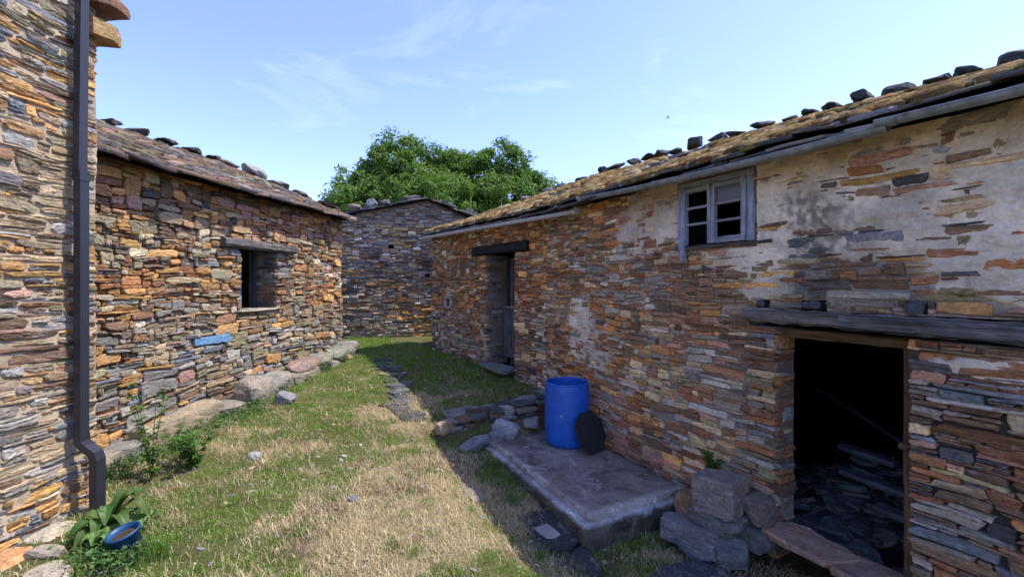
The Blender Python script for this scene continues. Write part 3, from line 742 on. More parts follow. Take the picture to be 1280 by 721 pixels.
# window -----------------------------------------------------------
win = empty('window'); win.parent = house
def rail(nm, parent, lst, mat, wob=.003):
    first = None
    for p0, p1, a, b, up in lst:
        g = Geo(); plank(g, p0, p1, a, b, up=up, wob=wob, seg=10); o = g.build(nm, mat, parent); first = first or o
    return first
H_ = (0,0,1); V_ = (0,1,0)
rail('frame_post', win, [((3.545, -.02, 2.40), (3.545, -.02, 3.06), .075, .065, V_), ((2.725, -.02, 2.40), (2.725, -.02, 3.06), .075, .07, V_)], M_BLUEWOOD)
rail('frame_rail', win, [((3.58, -.02, 3.035), (2.69, -.02, 3.035), .075, .07, H_)], M_BLUERAIL)
rail('sill', win, [((3.60, .0, 2.378), (2.50, .0, 2.378), .09, .032, H_)], M_BEAM, .006)
for (a, b, y_) in ((3.50, 3.145, .005), (3.135, 2.765, .012)):
    cs = win
    rail('stile', cs, [((a-.02, y_, 2.41), (a-.02, y_, 3.0), .045, .055, V_), ((b+.02, y_, 2.41), (b+.02, y_, 3.0), .045, .055, V_)], M_BLUEWOOD)
    lst = [((a-.04, y_, 2.975), (b+.04, y_, 2.975), .04, .05, H_)]
    if a < 3.4: lst.append(((a-.0, y_+.002, 2.435), (b+.0, y_+.002, 2.435), .046, .06, H_))
    rail('casement_rail', cs, lst, M_BLUERAIL)
    rail('glazing_bar', cs, [((a-.04, y_, z), (b+.04, y_, z), .03, .024, H_) for z in (2.62, 2.79)], M_BLUERAIL, .0015)
    if a < 3.4:
        g = Geo(); box(g, (b+.04, y_-.006, 2.80), (a-.04, y_-.002, 2.95)); g.build('pane', M_GLASS, cs)
g = Geo(); plank(g, (3.49, .055, 2.47), (3.465, .06, 2.23), .018, .075, up=(1,0,0), seg=6, wob=.003); g.build('loose_board', M_BLUEWOOD, win)

# dark room behind --------------------------------------------------
g = Geo(); box(g, (-1.3, -4.7, -.62), (-1.2, -.5, 3.1)); box(g, (-1.3, -4.1, -.62), (UB+.3, -3.95, 3.12)); box(g, (-1.2, -4.0, -.62), (UB, -.4, -.20), (.9,.8,.7)); box(g, (3.535, -.55, 2.40), (3.56, -.075, 3.05)); box(g, (2.70, -.55, 2.385), (3.57, -.075, 2.405)); g.build('inner_wall', M_DARK, house)  # last two boards line the window reveal near-black, painting in its shade
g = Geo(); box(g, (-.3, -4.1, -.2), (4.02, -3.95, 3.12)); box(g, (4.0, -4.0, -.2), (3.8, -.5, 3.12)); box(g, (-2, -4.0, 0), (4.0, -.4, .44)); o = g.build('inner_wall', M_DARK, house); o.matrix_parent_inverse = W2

# roof ---------------------------------------------------------------
def inter(n1, c1, n2, c2_):
    A = np.array([n1, n2]); return np.linalg.solve(A, np.array([c1, c2_]))
def ptn(N, D, n, s): return N*n+D*s
n20 = float(P0@N2)
E1 = inter(NR, CR-.27, N2, n20-.2); R1 = inter(NR, 5.75, N2, n20+1.95)
s20 = float(P0@D2)
E0 = ptn(NR, DR, CR-.27, -1.1); R0 = ptn(NR, DR, 5.75, -1.1)
E2 = ptn(N2, D2, n20-.2, s20+4.2); R2 = ptn(N2, D2, n20+1.95, s20+4.2)
B0 = ptn(NR, DR, 8.0, -1.1); B1 = inter(NR, 8.0, N2, n20+4.2); B2 = ptn(N2, D2, n20+4.2, s20+4.2)
def w3(p, z): return (float(p[0]), float(p[1]), z)
Ee = [w3(E0, 3.07), w3((E0+E1)/2, 3.10), w3(E1, 3.13), w3(E2, 3.12)]
Re = [w3(R0, 3.66), w3((R0+R1)/2, 3.93), w3(R1, 4.12), w3(R2, 3.86)]
Be = [w3(B0, 3.0), w3((B0+B1)/2, 3.05), w3(B1, 3.13), w3(B2, 3.1)]
MRi = MR.inverted()
def loc(pts): return [tuple(MRi@Vector(p)) for p in pts]
g = Geo(); deck(g, Ee, Re); deck(g, Re, Be)
rf = g.build('roof', M_BEAM_DARK, house, M=MRi)
g = Geo(); roof_patch(g, Ee, Re, dict(dark=5, grey=1.5, blue=1), .16, (.22, .46), (.02, .04), 5)
roof_patch(g, [(p[0]*.95+q[0]*.05, p[1]*.95+q[1]*.05, p[2]-.035) for p, q in zip(Ee, Re)], [(p[0]*.90+q[0]*.10, p[1]*.90+q[1]*.10, p[2]-.01) for p, q in zip(Ee, Re)], dict(dark=3, grey=1, brown=1), .12, (.25, .6), (.02, .03), 0)
roof_patch(g, Be[::-1], Re[::-1], dict(dark=5, grey=1), .3, (.35, .6), (.02, .04), 5)
g.build('slates', M_SLATE_MOSS, rf, M=MRi)
# moss cushions
def moss(n, E, Rg, Mi, cols, size=(.03, .10), hgt=.55, thr=.47, seed=5):
    g = Geo(); E = np.array(E); Rg = np.array(Rg); seg = np.linalg.norm(np.diff(E, axis=0), axis=1); cp = np.concatenate([[0], np.cumsum(seg)])
    s = rs.uniform(0, cp[-1], n); v = rs.uniform(0.01, .97, n)
    keep = fbm(s*.9+3, v*3.0, seed, 4)+.12*np.sin(v*9) > thr; s = s[keep]; v = v[keep]; n = len(s)
    k = np.clip(np.searchsorted(cp, s, 'right')-1, 0, len(seg)-1); f = ((s-cp[k])/seg[k])[:, None]
    e = E[k]*(1-f)+E[k+1]*f; q = Rg[k]*(1-f)+Rg[k+1]*f
    pos = e*(1-v[:, None])+q*v[:, None]; t = E[k+1]-E[k]; t /= np.linalg.norm(t, axis=1)[:, None]; u = q-e; u /= np.linalg.norm(u, axis=1)[:, None]
    nn = np.cross(t, u); nn *= np.sign(nn[:, 2:3]); pos = pos+nn*(.062)
    rad = rs.uniform(*size, n); a6 = np.linspace(0, 2*np.pi, 8, endpoint=False)
    parts = []
    for rr_, hh_ in ((1.0, -.25), (.85, .55), (.45, .95)):
        r2 = rad[:, None]*rr_*rs.uniform(.75, 1.2, (n, 8))
        parts.append(pos[:, None]+(np.cos(a6)*r2*1.35)[..., None]*t[:, None]+(np.sin(a6)*r2)[..., None]*u[:, None]+(rad[:, None]*hgt*hh_*rs.uniform(.8, 1.2, (n, 8)))[..., None]*nn[:, None])
    parts.append((pos+nn*(rad*hgt)[:, None])[:, None])
    V = np.concatenate(parts, 1); j = np.arange(8); j2 = (j+1) % 8
    q4 = np.concatenate([np.stack([k_*8+j, k_*8+j2, (k_+1)*8+j2, (k_+1)*8+j], 1) for k_ in range(2)]); t3 = np.stack([16+j, 16+j2, np.full(8, 24)], 1)
    off = (np.arange(n)*25)[:, None, None]
    c = np.array(cols)[rs.randint(0, len(cols), n)]*np.exp(rs.normal(0, .25, (n, 1)))
    g.add(V.reshape(-1, 3), [(q4[None]+off).reshape(-1, 4), (t3[None]+off).reshape(-1, 3)], np.repeat(c, 25, 0))
    return g
gmoss = moss(7500, Ee, Re, MRi, [(.34, .20, .08), (.40, .26, .11), (.24, .13, .05), (.27, .20, .06), (.16, .12, .05), (.46, .36, .20)])
tag(gmoss.build('moss', M_MOSS, rf, True, MRi), kind='stuff')
# gutters
def gutter(nm, pts, r, mat, lab=None, thick=.006, brk=None):
    g = Geo(); P_ = [MRi@Vector(p) for p in pts]
    tube(g, P_, r, 12, arc=(math.pi, 2*math.pi)); tube(g, P_, r-thick, 12, arc=(math.pi, 2*math.pi))
    for s_ in (1, -1):
        d = (P_[-1]-P_[0]).normalized(); sd_ = d.cross(Vector((0,0,1))).normalized()
        tube(g, [p+sd_*s_*(r-.003) for p in P_], .008, 6)
    o = g.build(nm, mat, house)
    if lab: o['label'] = lab
    for e, s_ in ((P_[0], 1), (P_[-1], -1)):
        pass
    for f_ in (brk or []):
        x = f_*(len(P_)-1); i = min(int(x), len(P_)-2); c = P_[i].lerp(P_[i+1], x-i); d = (P_[i+1]-P_[i]).normalized()
        b = Geo(); tube(b, [c-d*.018, c+d*.018], r+.006, 12, arc=(math.pi*.96, 2.04*math.pi)); b.build('bracket', mat, o)
    return o
def cap(o, p, d, r, mat):
    g = Geo(); P_ = MRi@Vector(p); D_ = (MRi.to_3x3()@Vector(d)).normalized(); tube(g, [P_-D_*.012, P_+D_*.012], r+.008, 14); g.build('end_cap', mat, o)
def line(a, b, n=8, sag=0): 
    return [tuple(np.array(a)*(1-i/n)+np.array(b)*i/n+np.array([0, 0, -sag*4*(i/n)*(1-i/n)])) for i in range(n+1)]
ga, gb = (-2.10, 10.40, 3.05), (.90, 6.395, 3.03)
o = gutter('gutter', line(ga, gb, 8), .046, M_PVC, 'pale grey plastic gutter with an end cap', brk=[.12, .3, .48, .66, .84, .97]); cap(o, gb, (np.array(gb)-np.array(ga)), .046, M_PVC)
a = nu(3.53, 4.97, 3.13); b = nu(3.53, 1.53, 3.035)
o = gutter('gutter', line(a, b, 8, .03), .044, M_ZINC, 'sagging dull zinc gutter', brk=[.08, .3, .62])
a = nu(3.50, 1.58, 3.065); b = nu(3.50, -.9, 2.99)
o = gutter('gutter', line(a, b, 6, .01), .042, M_ZINC, 'dull zinc gutter overlapping its neighbour', brk=[.04, .5])

# ridge stones: loose weights lying along the ridge -------------------
ORD = ['first','second','third','fourth','fifth','sixth','seventh','eighth','ninth','tenth','eleventh','twelfth','thirteenth','fourteenth','fifteenth','sixteenth','seventeenth','eighteenth','nineteenth','twentieth','twenty-first','twenty-second','twenty-third','twenty-fourth','twenty-fifth','twenty-sixth','twenty-seventh','twenty-eighth','twenty-ninth','thirtieth']
def ridge_pt(u):
    a_, b_, c_ = np.array(Re[0]), np.array(Re[1]), np.array(Re[2])
    u0_, u2_ = float(a_[:2]@DR), float(c_[:2]@DR); f = (u-u0_)/(u2_-u0_)
    return a_+(b_-a_)*2*f if f < .5 else b_+(c_-b_)*(2*f-1)
ru = [(1.50,.34,.12),(1.86,.22,.08),(2.10,.26,.07),(2.40,.34,.11),(2.72,.24,.13),(3.03,.22,.08),(3.27,.20,.08),(3.52,.22,.07),(3.86,.30,.12),(4.27,.30,.10),(4.56,.24,.13),(4.99,.30,.15),(5.35,.24,.08),(5.68,.30,.12),(5.99,.30,.09),(6.37,.28,.15),(6.86,.34,.11),(7.22,.28,.12)]
k_ = 0
Rd = math.atan2(DR[1], DR[0])
shape_w = {0:'big dark humped', 3:'wide low-domed', 4:'rounded dark', 8:'chunky dark', 10:'tall blocky', 11:'fat square', 15:'tall square'}
for i, (u, l, h) in enumerate(ru):
    p = ridge_pt(min(u, 8.4)); z = p[2]+.07+h*.42
    rock('ridge_stone', (p[0]-NR[0]*.03, p[1]-NR[1]*.03, z), (l*.95, .28, h*.95), (.045, .045, .05), '%s weight stone on the long mossy roof ridge, %s from the right edge' % (shape_w.get(i, 'flat dark slate'), ORD[i]), 'roof stone', 'weight stones along the long mossy ridge', mat=M_SLATE, seed=i+3, blocky=.85, rough=.10, cuts=12, cutd=(.62, .95), rz=Rd+rs.uniform(-.2, .2), tilt=(rs.uniform(-.1, .1), rs.uniform(-.18, .18)), n=9)
q0, q1 = np.array(Re[2]), np.array(Re[3]); A2 = math.atan2(D2[1], D2[0])
for i, f in enumerate([.06, .14, .23, .32, .41, .50, .60, .70, .81, .93]):
    p = q0+(q1-q0)*f; h = rs.uniform(.07, .13)
    rock('ridge_stone', (p[0], p[1], p[2]+.05+h*.4), (rs.uniform(.22, .4), .26, h*1.15), [(.07,.07,.075),(.15,.15,.16)][i % 2], 'small %s weight stone on the far ridge end, %s from the bend' % (['dark','grey'][i % 2], ORD[i]), 'roof stone', 'weight stones along the long mossy ridge', mat=M_SLATE, seed=i+43, blocky=.85, rough=.1, cuts=12, cutd=(.62, .95), rz=A2+rs.uniform(-.2, .2), tilt=(0, rs.uniform(-.15, .15)), n=9)

# slate heap and planks inside the doorway
hx, hy, _ = nu(5.3, 2.0)
g = Geo(); S = 260
nn_ = 4.6+rs.normal(0, .42, S)+.5; uu = 2.35+rs.normal(0, .55, S); hh = np.maximum(0, .5-.8*np.hypot((nn_-5.5)/1.2, (uu-2.5)/.9))
zz = -.19+hh*rs.uniform(.6, 1, S); cen = np.stack([NR[0]*nn_+DR[0]*uu, NR[1]*nn_+DR[1]*uu, zz], 1)
an = rs.uniform(0, 6.28, S); T = np.stack([np.cos(an), np.sin(an), rs.normal(0, .25, S)], 1); T /= np.linalg.norm(T, axis=1)[:, None]; U = np.cross(np.array([0, 0, 1.]), T); U /= np.linalg.norm(U, axis=1)[:, None]; N_ = np.cross(T, U)
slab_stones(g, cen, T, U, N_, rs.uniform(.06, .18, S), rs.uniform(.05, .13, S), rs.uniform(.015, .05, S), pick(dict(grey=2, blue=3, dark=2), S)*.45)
tag(g.build('slate_rubble', M_SLATE), 'heap of broken slates on the floor inside the dark doorway', 'rubble', kind='stuff')
pl = [((5.0, 2.55, .14), (5.0, 1.95, .11), 'long grey board lying level across the slate heap in the doorway'),
      ((5.35, 2.75, .27), (5.35, 2.25, .24), 'grey board highest on the slate heap in the doorway'),
      ((4.75, 2.15, .02), (4.75, 1.65, -.01), 'short pale board lowest and nearest in the doorway'),
      ((5.9, 3.3, .72), (5.2, 1.5, .22), 'thin dark pole leaning down across the doorway rubble')]
for i, (a, b, lab) in enumerate(pl):
    g = Geo(); pa, pb = nu(a[0], a[1], a[2]), nu(b[0], b[1], b[2]); mid = Vector(pa).lerp(Vector(pb), .5); d = Vector(pb)-Vector(pa)
    hl = d.length/2; plank(g, (-hl, 0, 0), (hl, 0, 0), .12 if i < 3 else .04, .05 if i < 3 else .03, wob=.003, C=(1,1,1) if i < 3 else (.4,.4,.4))
    o = g.build('board' if i < 3 else 'pole', M_PLANKG); o.matrix_world = Matrix.Translation(mid)@d.to_track_quat('X', 'Z').to_matrix().to_4x4(); tag(o, lab, 'plank' if i < 3 else 'pole')

# ================================================================== LEFT BARN (low, facing the sun)
NL = np.array([.988, -.156]); DL = np.array([-.156, -.988])
DLn = DL/np.linalg.norm(DL)
ML = frame((-3.59, 9.58, 0), (DLn[0], DLn[1], 0), (-DLn[1], DLn[0], 0)); MLi = ML.inverted()
barn = empty('stone_barn', ML); tag(barn, 'sunlit ochre rubble-stone barn with thick lichened slate roof and one small dark window', 'barn')
HL_ = [(2.06, 2.86, 1.61, 2.53), (1.64, 3.24, 2.53, 2.655)]
topL = lambda u: 3.37-.0*np.asarray(u, float)
botL = lambda u: np.interp(u, [0, 2.3, 4, 5.8], [.50, .40, .22, .0])
hLf = lambda u, z: -.036+.014*(fbm(u*9, z*9, 16, 3)-.5)+.03*(vn(u*1.1, z*1.3, 11)-.5)
cLf = lambda u, z: np.ones(u.shape+(3,))*np.array([.15, .115, .08])
zb0 = lambda u: botL(u)-.3
gm = Geo(); mortar(gm, 0, 5.75, zb0, topL, HL_, hLf, cLf, .03); core(gm, 0, 5.75, -.3, topL, HL_)
def szL(u, z):
    q = random.random()
    if q < .11: return (.20, .48, .08, .17)
    if z > 2.65: return (.10, .40, .04, .13)
    if q < .45: return (.06, .16, .04, .10)
    if z < 1.1: return (.12, .52, .018, .07)
    return (.12, .46, .018, .072)
rect = layout(0, 5.75, lambda u: botL(u)+.0, topL, szL, HL_)
cu = (rect[:, 0]+rect[:, 1])/2; cz = (rect[:, 2]+rect[:, 3])/2
col = pickw(dict(ochre=4.4, orange=2.2, tan=3.6, rust=1.5, cream=1.5, brown=1.6, grey=1.8, pink=1.0, olive=1.2), cu, cz, 800)
lo = pickw(dict(grey=4, pale=1.6, tan=2.8, ochre=1.2, orange=.4, olive=1.8, blue=1.2, brown=1.4, pink=.7), cu, cz, 900)
tp = pickw(dict(rust=2, brown=2.5, orange=1.8, ochre=2.2, dark=.3, pink=1, tan=1.8), cu, cz, 1000)
k = ss(1.75, 1.2, cz+.7*(fbm(cu*1.1, cz*1.2, 121, 3)-.5))[:, None]; col = col*(1-k)+lo*k
k = ss(2.7, 2.9, cz)[:, None]; col = col*(1-k)+tp*k
blue = (cu > 2.95) & (cu < 3.8) & (cz > 1.14) & (cz < 1.33)
ok = ~blue
gs = Geo()
slopeL = lambda u, z: np.radians(-4.0)*ss(1.5, .6, z)*ss(2, 4, u)
stones(gs, rect[ok], col[ok], proud=(-.012, .034), rnd=(.05, .5), rot=3, warp=.028, holes=HL_, slope=slopeL)
# small stones round the blue one
rr = layout(2.95, 3.8, const(1.12), const(1.35), lambda u, z: (.08, .2, .03, .06), [(3.04, 3.70, 1.17, 1.30)])
stones(gs, rr, pick(dict(grey=3, tan=3, orange=1), len(rr)), proud=(-.01, .02))
rr = layout(0, .46, const(1.61), const(2.53), lambda u, z: (.15, .4, .05, .13))
stones(gs, rr, pick(dict(brown=3, dark=3, grey=2), len(rr)), A=((0,-1,0),(1,0,0),(0,0,1)), O=(2.06, 0, 0), proud=(-.01, .03), warp=0)
# gable end facing the back of the court
rr = layout(0, 5.2, const(.2), lambda u: 3.3+.42*np.minimum(u, 5.2-u), lambda u, z: (.12, .4, .05, .12))
stones(gs, rr, pick(dict(ochre=3, grey=3, brown=3, tan=2), len(rr)), A=((0,-1,0),(-1,0,0),(0,0,1)), O=(0, 0, 0), proud=(-.02, .02), warp=0)
gm2 = Geo(); 
gs.build('wall', M_STONE, barn); box(gm, (-.0, -5.2, -.2), (.4, -.5, 3.25), (.15,.115,.08)); box(gm, (0, -5.2, -.2), (5.75, -4.9, 3.25), (.15,.115,.08)); gm.build('mortar', M_MORTAR, barn)
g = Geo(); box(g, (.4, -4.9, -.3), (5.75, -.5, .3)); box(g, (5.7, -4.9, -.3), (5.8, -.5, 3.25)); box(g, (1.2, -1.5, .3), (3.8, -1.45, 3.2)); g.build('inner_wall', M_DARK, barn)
st1 = stones; g = Geo(); stones(g, np.array([[3.05, 3.69, 1.18, 1.295]]), np.array([[1., 1, 1]]), proud=(.02, .022), warp=.0); g.build('painted_stone', M_PAINT, barn)
# big footing boulders
fb = [(.10, .60, .46, .44, .28, (.23,.22,.19), .8), (.50, .58, .50, .46, .24, (.19,.20,.15), .85), (.72, .40, .5, .5, .20, (.24,.23,.2), .8), (1.02, .50, .60, .46, .26, (.20,.20,.14), .85), (1.5, .52, .72, .46, .20, (.25,.17,.14), .75), (1.62, .34, .86, .5, .26, (.22,.20,.15), .88), (2.2, .40, .60, .48, .22, (.26,.24,.2), .85),
      (2.80, .32, .56, .52, .40, (.26,.22,.18), .45), (3.30, .20, .5, .5, .22, (.22,.2,.17), .8), (3.98, .23, 1.25, .48, .36, (.30,.24,.16), .88), (4.65, .10, .6, .5, .26, (.2,.2,.18), .8), (5.25, .08, .9, .5, .34, (.26,.22,.17), .8)]
for i, (u, z, l, w_, h, c, bl) in enumerate(fb):
    rock('foundation_stone', (u, .11, z+.03), (l*1.04, w_, h*1.25), tuple(x*1.0 for x in c), parent=barn, seed=20+i, blocky=bl, rz=rs.uniform(-.12, .12), tilt=(rs.uniform(-.15, .1), rs.uniform(.0, .12)), n=18, rough=.05, mat=M_ROCKY, cuts=9, cutd=(.78, 1.05))
g = Geo(); plank(g, (3.24, -.02, 2.60), (1.62, -.02, 2.585), .24, .125, seg=16, wob=.008, cham=.25); g.build('lintel', M_BEAM, barn)
rock('sill', (2.46, -.14, 1.585), (.92, .42, .055), (.42, .38, .30), parent=barn, seed=77, blocky=.95, rough=.03, mat=M_STONE)
g = Geo(); plank(g, (2.44, -.36, 1.6), (2.44, -.36, 2.5), .04, .05, up=(0,1,0), wob=.002, C=(.55,.6,.75)); plank(g, (2.12, -.36, 1.6), (2.12, -.36, 2.5), .05, .06, up=(0,1,0), wob=.002, C=(.12,.13,.16)); g.build('window_frame', M_BLUEWOOD, barn)
# roof
EL = [(-.06, .22, 3.33), (1.9, .22, 3.32), (3.8, .22, 3.32), (5.75, .22, 3.33)]
RL = [(-.06, -2.15, 4.33), (1.9, -2.15, 4.36), (3.8, -2.15, 4.38), (5.75, -2.15, 4.38)]
BL = [(-.06, -5.4, 3.2), (1.9, -5.4, 3.2), (3.8, -5.4, 3.2), (5.75, -5.4, 3.2)]
g = Geo(); deck(g, EL, RL); deck(g, RL, BL); rfl = g.build('roof', M_BEAM_DARK, barn)
g = Geo(); pal = dict(brown=4.5, dark=4, pink=.2, rust=.5, grey=.9, olive=1.4)
roof_patch(g, EL, RL, pal, .12, (.14, .44), (.025, .06), 12, rgh=6)
roof_patch(g, [(a, b+.07, c-.02) for a, b, c in EL], [(a, b+.07-.25, c-.02) if 0 else (a, b-.2, c+.08) for a, b, c in EL], dict(dark=3, brown=2), .1, (.25, .6), (.03, .05), 2)
roof_patch(g, BL[::-1], RL[::-1], pal, .3, (.35, .6), (.02, .04), 5)
g.build('slates', M_SLATE_PINK, rfl)
tag(moss(4200, EL, RL, None, [(.20, .15, .07), (.26, .17, .11), (.13, .12, .04), (.12, .09, .06)], (.015, .05), .5, .50, 9).build('moss', M_MOSS, rfl, True), kind='stuff')
# loose slabs on its ridge
rl = [(3.03, .30, .12, 'rough stepped slate poking up on the barn ridge against the tall house'), (2.62, .52, .13, 'big thin dark slab tilted on the barn ridge'), (2.09, .46, .10, 'long low dark slab on the barn ridge beside the big tilted slab'),
      (1.53, .40, .13, 'jagged black slab on the barn ridge, furthest down but one'), (1.12, .32, .09, 'small black slab lowest of the dark ridge slabs on the barn')]
for i, (u, l, h, lab) in enumerate(rl):
    p = ML@Vector((u, -2.08, 4.40+h*.4))
    rock('ridge_slab', p, (l*.8, .30, h*.75), (.035, .035, .04), lab, 'roof slab', 'dark slabs along the barn ridge', mat=M_SLATE, seed=60+i, blocky=.9, rough=.09, cuts=9, cutd=(.7, 1.0), rz=math.atan2(DLn[1], DLn[0])+rs.uniform(-.2, .2), tilt=(0, rs.uniform(-.05, .14)), n=9)
# boulders weighting the rake
rk = [(.10, .90, .56, .24, (.24,.235,.23), 'large rounded grey boulder on the far verge of the barn roof', .35), (.0, .66, .44, .12, (.13,.12,.12), 'dark flat boulder below the large grey one on the barn verge', .6),
      (-.05, .46, .36, .10, (.17,.16,.15), 'wedge-shaped grey stone midway down the barn verge', .6), (-.02, .20, .42, .09, (.15,.12,.12), 'lowest purple-grey stone at the barn roof corner', .6), (.2, 1.12, .46, .09, (.19,.18,.16), 'pale low stone highest on the barn verge', .5)]
for i, (u, f, l, h, c, lab, bl) in enumerate(rk):
    q = Vector(EL[0]).lerp(Vector(RL[0]), min(f, .97)) if f <= 1 else Vector(RL[0])+Vector((.45, 0, .0))
    p = ML@Vector((q.x+u+.15, q.y, q.z+.075+h*.3))
    rock('verge_stone', p, (l, .4, h*.9), c, lab, 'roof stone', 'boulders along the barn verge', mat=M_ROCKY, seed=80+i, blocky=bl if i == 0 else .85, cuts=5 if i == 0 else 12, cutd=(.66, 1.0), rz=1.2+rs.uniform(-.3, .3), tilt=(rs.uniform(-.1, .1), .3), n=12)

# ================================================================== NEAR TALL HOUSE (left edge)
MN = frame((-3.65, 4.0, 0), (0, -1, 0), (1, 0, 0)); MNi = MN.inverted()
tall = empty('stone_house', MN); tag(tall, 'tall pointed-stone house corner with pale flush mortar and dark downpipe at far left', 'house')
hN = lambda u, z: -.014+.016*(fbm(u*7, z*9, 18, 4)-.5)+.03*(vn(u*1.1, z*1.3, 11)-.5)
cN = lambda u, z: np.ones(u.shape+(3,))*np.array([.46, .37, .26])*(.75+.5*fbm(u*3, z*3, 19, 3))[..., None]
zN = const(-.3)
gm = Geo(); mortar(gm, 0, 3.2, zN, const(6.2), [], hN, cN, .02); core(gm, 0, 3.2, -.3, const(6.2), [])
def szN(u, z): return (.14, .60, .016, .10) if random.random() < .7 else (.06, .2, .02, .07)
rect = layout(0, 3.2, zN, const(6.2), szN)
cu = (rect[:, 0]+rect[:, 1])/2; cz = (rect[:, 2]+rect[:, 3])/2
col = pickw(dict(tan=4.5, grey=2.2, blue=1.0, ochre=2.2, pink=1.4, pale=1.2, brown=2.0, olive=1.2, rust=1.2), cu, cz, 1100)
up = pickw(dict(ochre=2.4, tan=2.8, olive=2, grey=2, brown=1, blue=.8, pale=1.5, pink=.8), cu, cz, 1200)
lo = pickw(dict(grey=2.6, pale=1.8, blue=1.6, tan=3.6, brown=1.2, ochre=1.0), cu, cz, 1300)
k = ss(2.8, 3.4, cz)[:, None]; col = col*(1-k)+up*k; k = ss(1.5, .9, cz)[:, None]; col = col*(1-k)+lo*k
gs = Geo(); stones(gs, rect, col, proud=(-.014, .010), rnd=(.15, .7), rot=2, warp=.03)
rr = layout(0, 3.35, const(-.3), const(6.2), lambda u, z: (.10, .35, .03, .09))
stones(gs, rr, pick(dict(tan=3, pink=2, grey=2, ochre=2), len(rr)), A=((0,1,0),(-1,0,0),(0,0,1)), O=(0, -3.35, 0), proud=(-.02, .02), warp=0)
gs.build('wall', M_STONE, tall)
box(gm, (0.02, -3.35, -.3), (.45, -.5, 6.2), (.4,.33,.25)); box(gm, (.45, -3.35, -.3), (3.2, -3.0, 6.2), (.4,.33,.25)); gm.build('mortar', M_MORTAR, tall)
g = Geo(); slab_stones(g, np.array([[-.02, -.02, 4.46], [-.02, -.06, 4.22]]), np.array([[1., 0, -.03]]*2), np.array([[0, 1., 0]]*2), np.array([[.03, 0, 1.]]*2), np.array([.17, .14]), np.array([.20, .17]), np.array([.10, .13]), np.array([[.25, .13, .085], [.38, .25, .10]]), n=14, rough=.05)
g.build('corner_corbel', M_STONE, tall)
g = Geo(); EN = [(-.35, .35, 6.1), (3.3, .35, 6.1)]; RN = [(-.35, -1.7, 7.1), (3.3, -1.7, 7.1)]; BN = [(-.35, -3.7, 6.1), (3.3, -3.7, 6.1)]; deck(g, EN, RN); deck(g, RN, BN); rn = g.build('roof', M_BEAM_DARK, tall)
g = Geo(); roof_patch(g, EN, RN, dict(dark=3, grey=1), .2); roof_patch(g, BN[::-1], RN[::-1], dict(dark=3, grey=1), .2); g.build('slates', M_SLATE, rn)
for i, (u, l, c) in enumerate([(.10, .30, (.30,.22,.14)), (.45, .34, (.42,.36,.27)), (.78, .30, (.5,.26,.12)), (1.15, .4, (.4,.36,.3))]):
    rock('footing_stone', (u, .05, .0), (l, .3, .2), c, parent=tall, seed=90+i, blocky=.4, mat=M_ROCKY)
# downpipe: rectangular ribbed section swept along a cranked line
def pipe_section(hu, hw, nr=6):
    pts = []
    for i in range(nr*2+1):
        pts.append((-hu+2*hu*i/(nr*2), hw-(.0045 if i % 2 else 0)))
    for i in range(3): pts.append((hu, hw-2*hw*(i+1)/4))
    pts += [(hu, -hw), (-hu, -hw)]
    for i in range(3): pts.append((-hu, -hw+2*hw*(i+1)/4))
    return pts
def sweep(g, path, hu, hw):
    pr = pipe_section(hu, hw); n = len(pr); V = []
    for i, p in enumerate(path):
        p = Vector(p); d = (Vector(path[min(i+1, len(path)-1)])-Vector(path[max(i-1, 0)])).normalized()
        ux = Vector((1, 0, 0)); uw = ux.cross(d); uw = uw if uw.y > 0 else -uw; uw.normalize()
        V += [list(p+ux*a+uw*b) for a, b in pr]
    F = [[i*n+j, (i+1)*n+j, (i+1)*n+(j+1) % n, i*n+(j+1) % n] for i in range(len(path)-1) for j in range(n)]
    g.add(V, np.array(F))
pipe = empty('downpipe'); pipe.parent = tall
g = Geo(); sweep(g, [(.205, .085, 6.1), (.245, .085, 2.86)], .038, .026); g.build('upper_length', M_PIPE, pipe)
g = Geo(); sweep(g, [(.235, .088, 2.90), (.235, .088, .72)], .041, .028); g.build('lower_length', M_PIPE, pipe)
g = Geo(); sweep(g, [(.238, .087, 2.93), (.236, .088, 2.85)], .046, .033); g.build('joint_collar', M_PIPE, pipe)
g = Geo(); sweep(g, [(.235, .09, .76), (.235, .09, .70), (.22, .115, .655), (.195, .165, .59), (.19, .18, .54), (.19, .18, .06)], .044, .031); g.build('shoe', M_PIPE, pipe)
for z in (4.0, 2.2):
    g = Geo(); box(g, (.235-.05, -.02, z), (.235+.05, .06, z+.03)); g.build('bracket', M_PIPE, pipe)

# ================================================================== BACK BARN
bx_ = Vector((-.98, -.2, 0)).normalized(); by_ = Vector((.2, -.98, 0)).normalized()
MB_ = frame((-2.42, 13.1, 0), bx_, by_); MBi = MB_.inverted()
back = empty('stone_barn', MB_); tag(back, 'grey slate-stone gable barn closing the far end of the court below the tree', 'barn')
def topB(u):
    u = np.asarray(u, float); return 4.42-np.where(u > 0, .20*np.abs(u)+.06*ss(0, 2.5, u), .30*np.abs(u)+.10*ss(0, 1.2, -u))
hB = lambda u, z: -.02+.014*(fbm(u*9, z*9, 26, 3)-.5)+.03*(vn(u*1.1, z*1.3, 11)-.5)
cB = lambda u, z: np.ones(u.shape+(3,))*np.array([.26, .225, .19])
HB = [(.95, 1.10, 3.00, 3.12), (-.05, .07, 2.2, 2.29)]
gm = Geo(); mortar(gm, -3.2, 4.6, const(.0), topB, HB, hB, cB, .05); core(gm, -3.2, 4.6, 0, topB, HB)
rect = layout(-3.2, 4.6, const(.1), topB, lambda u, z: (.10, .42, .03, .10), HB, .02)
cu = (rect[:, 0]+rect[:, 1])/2; cz = (rect[:, 2]+rect[:, 3])/2
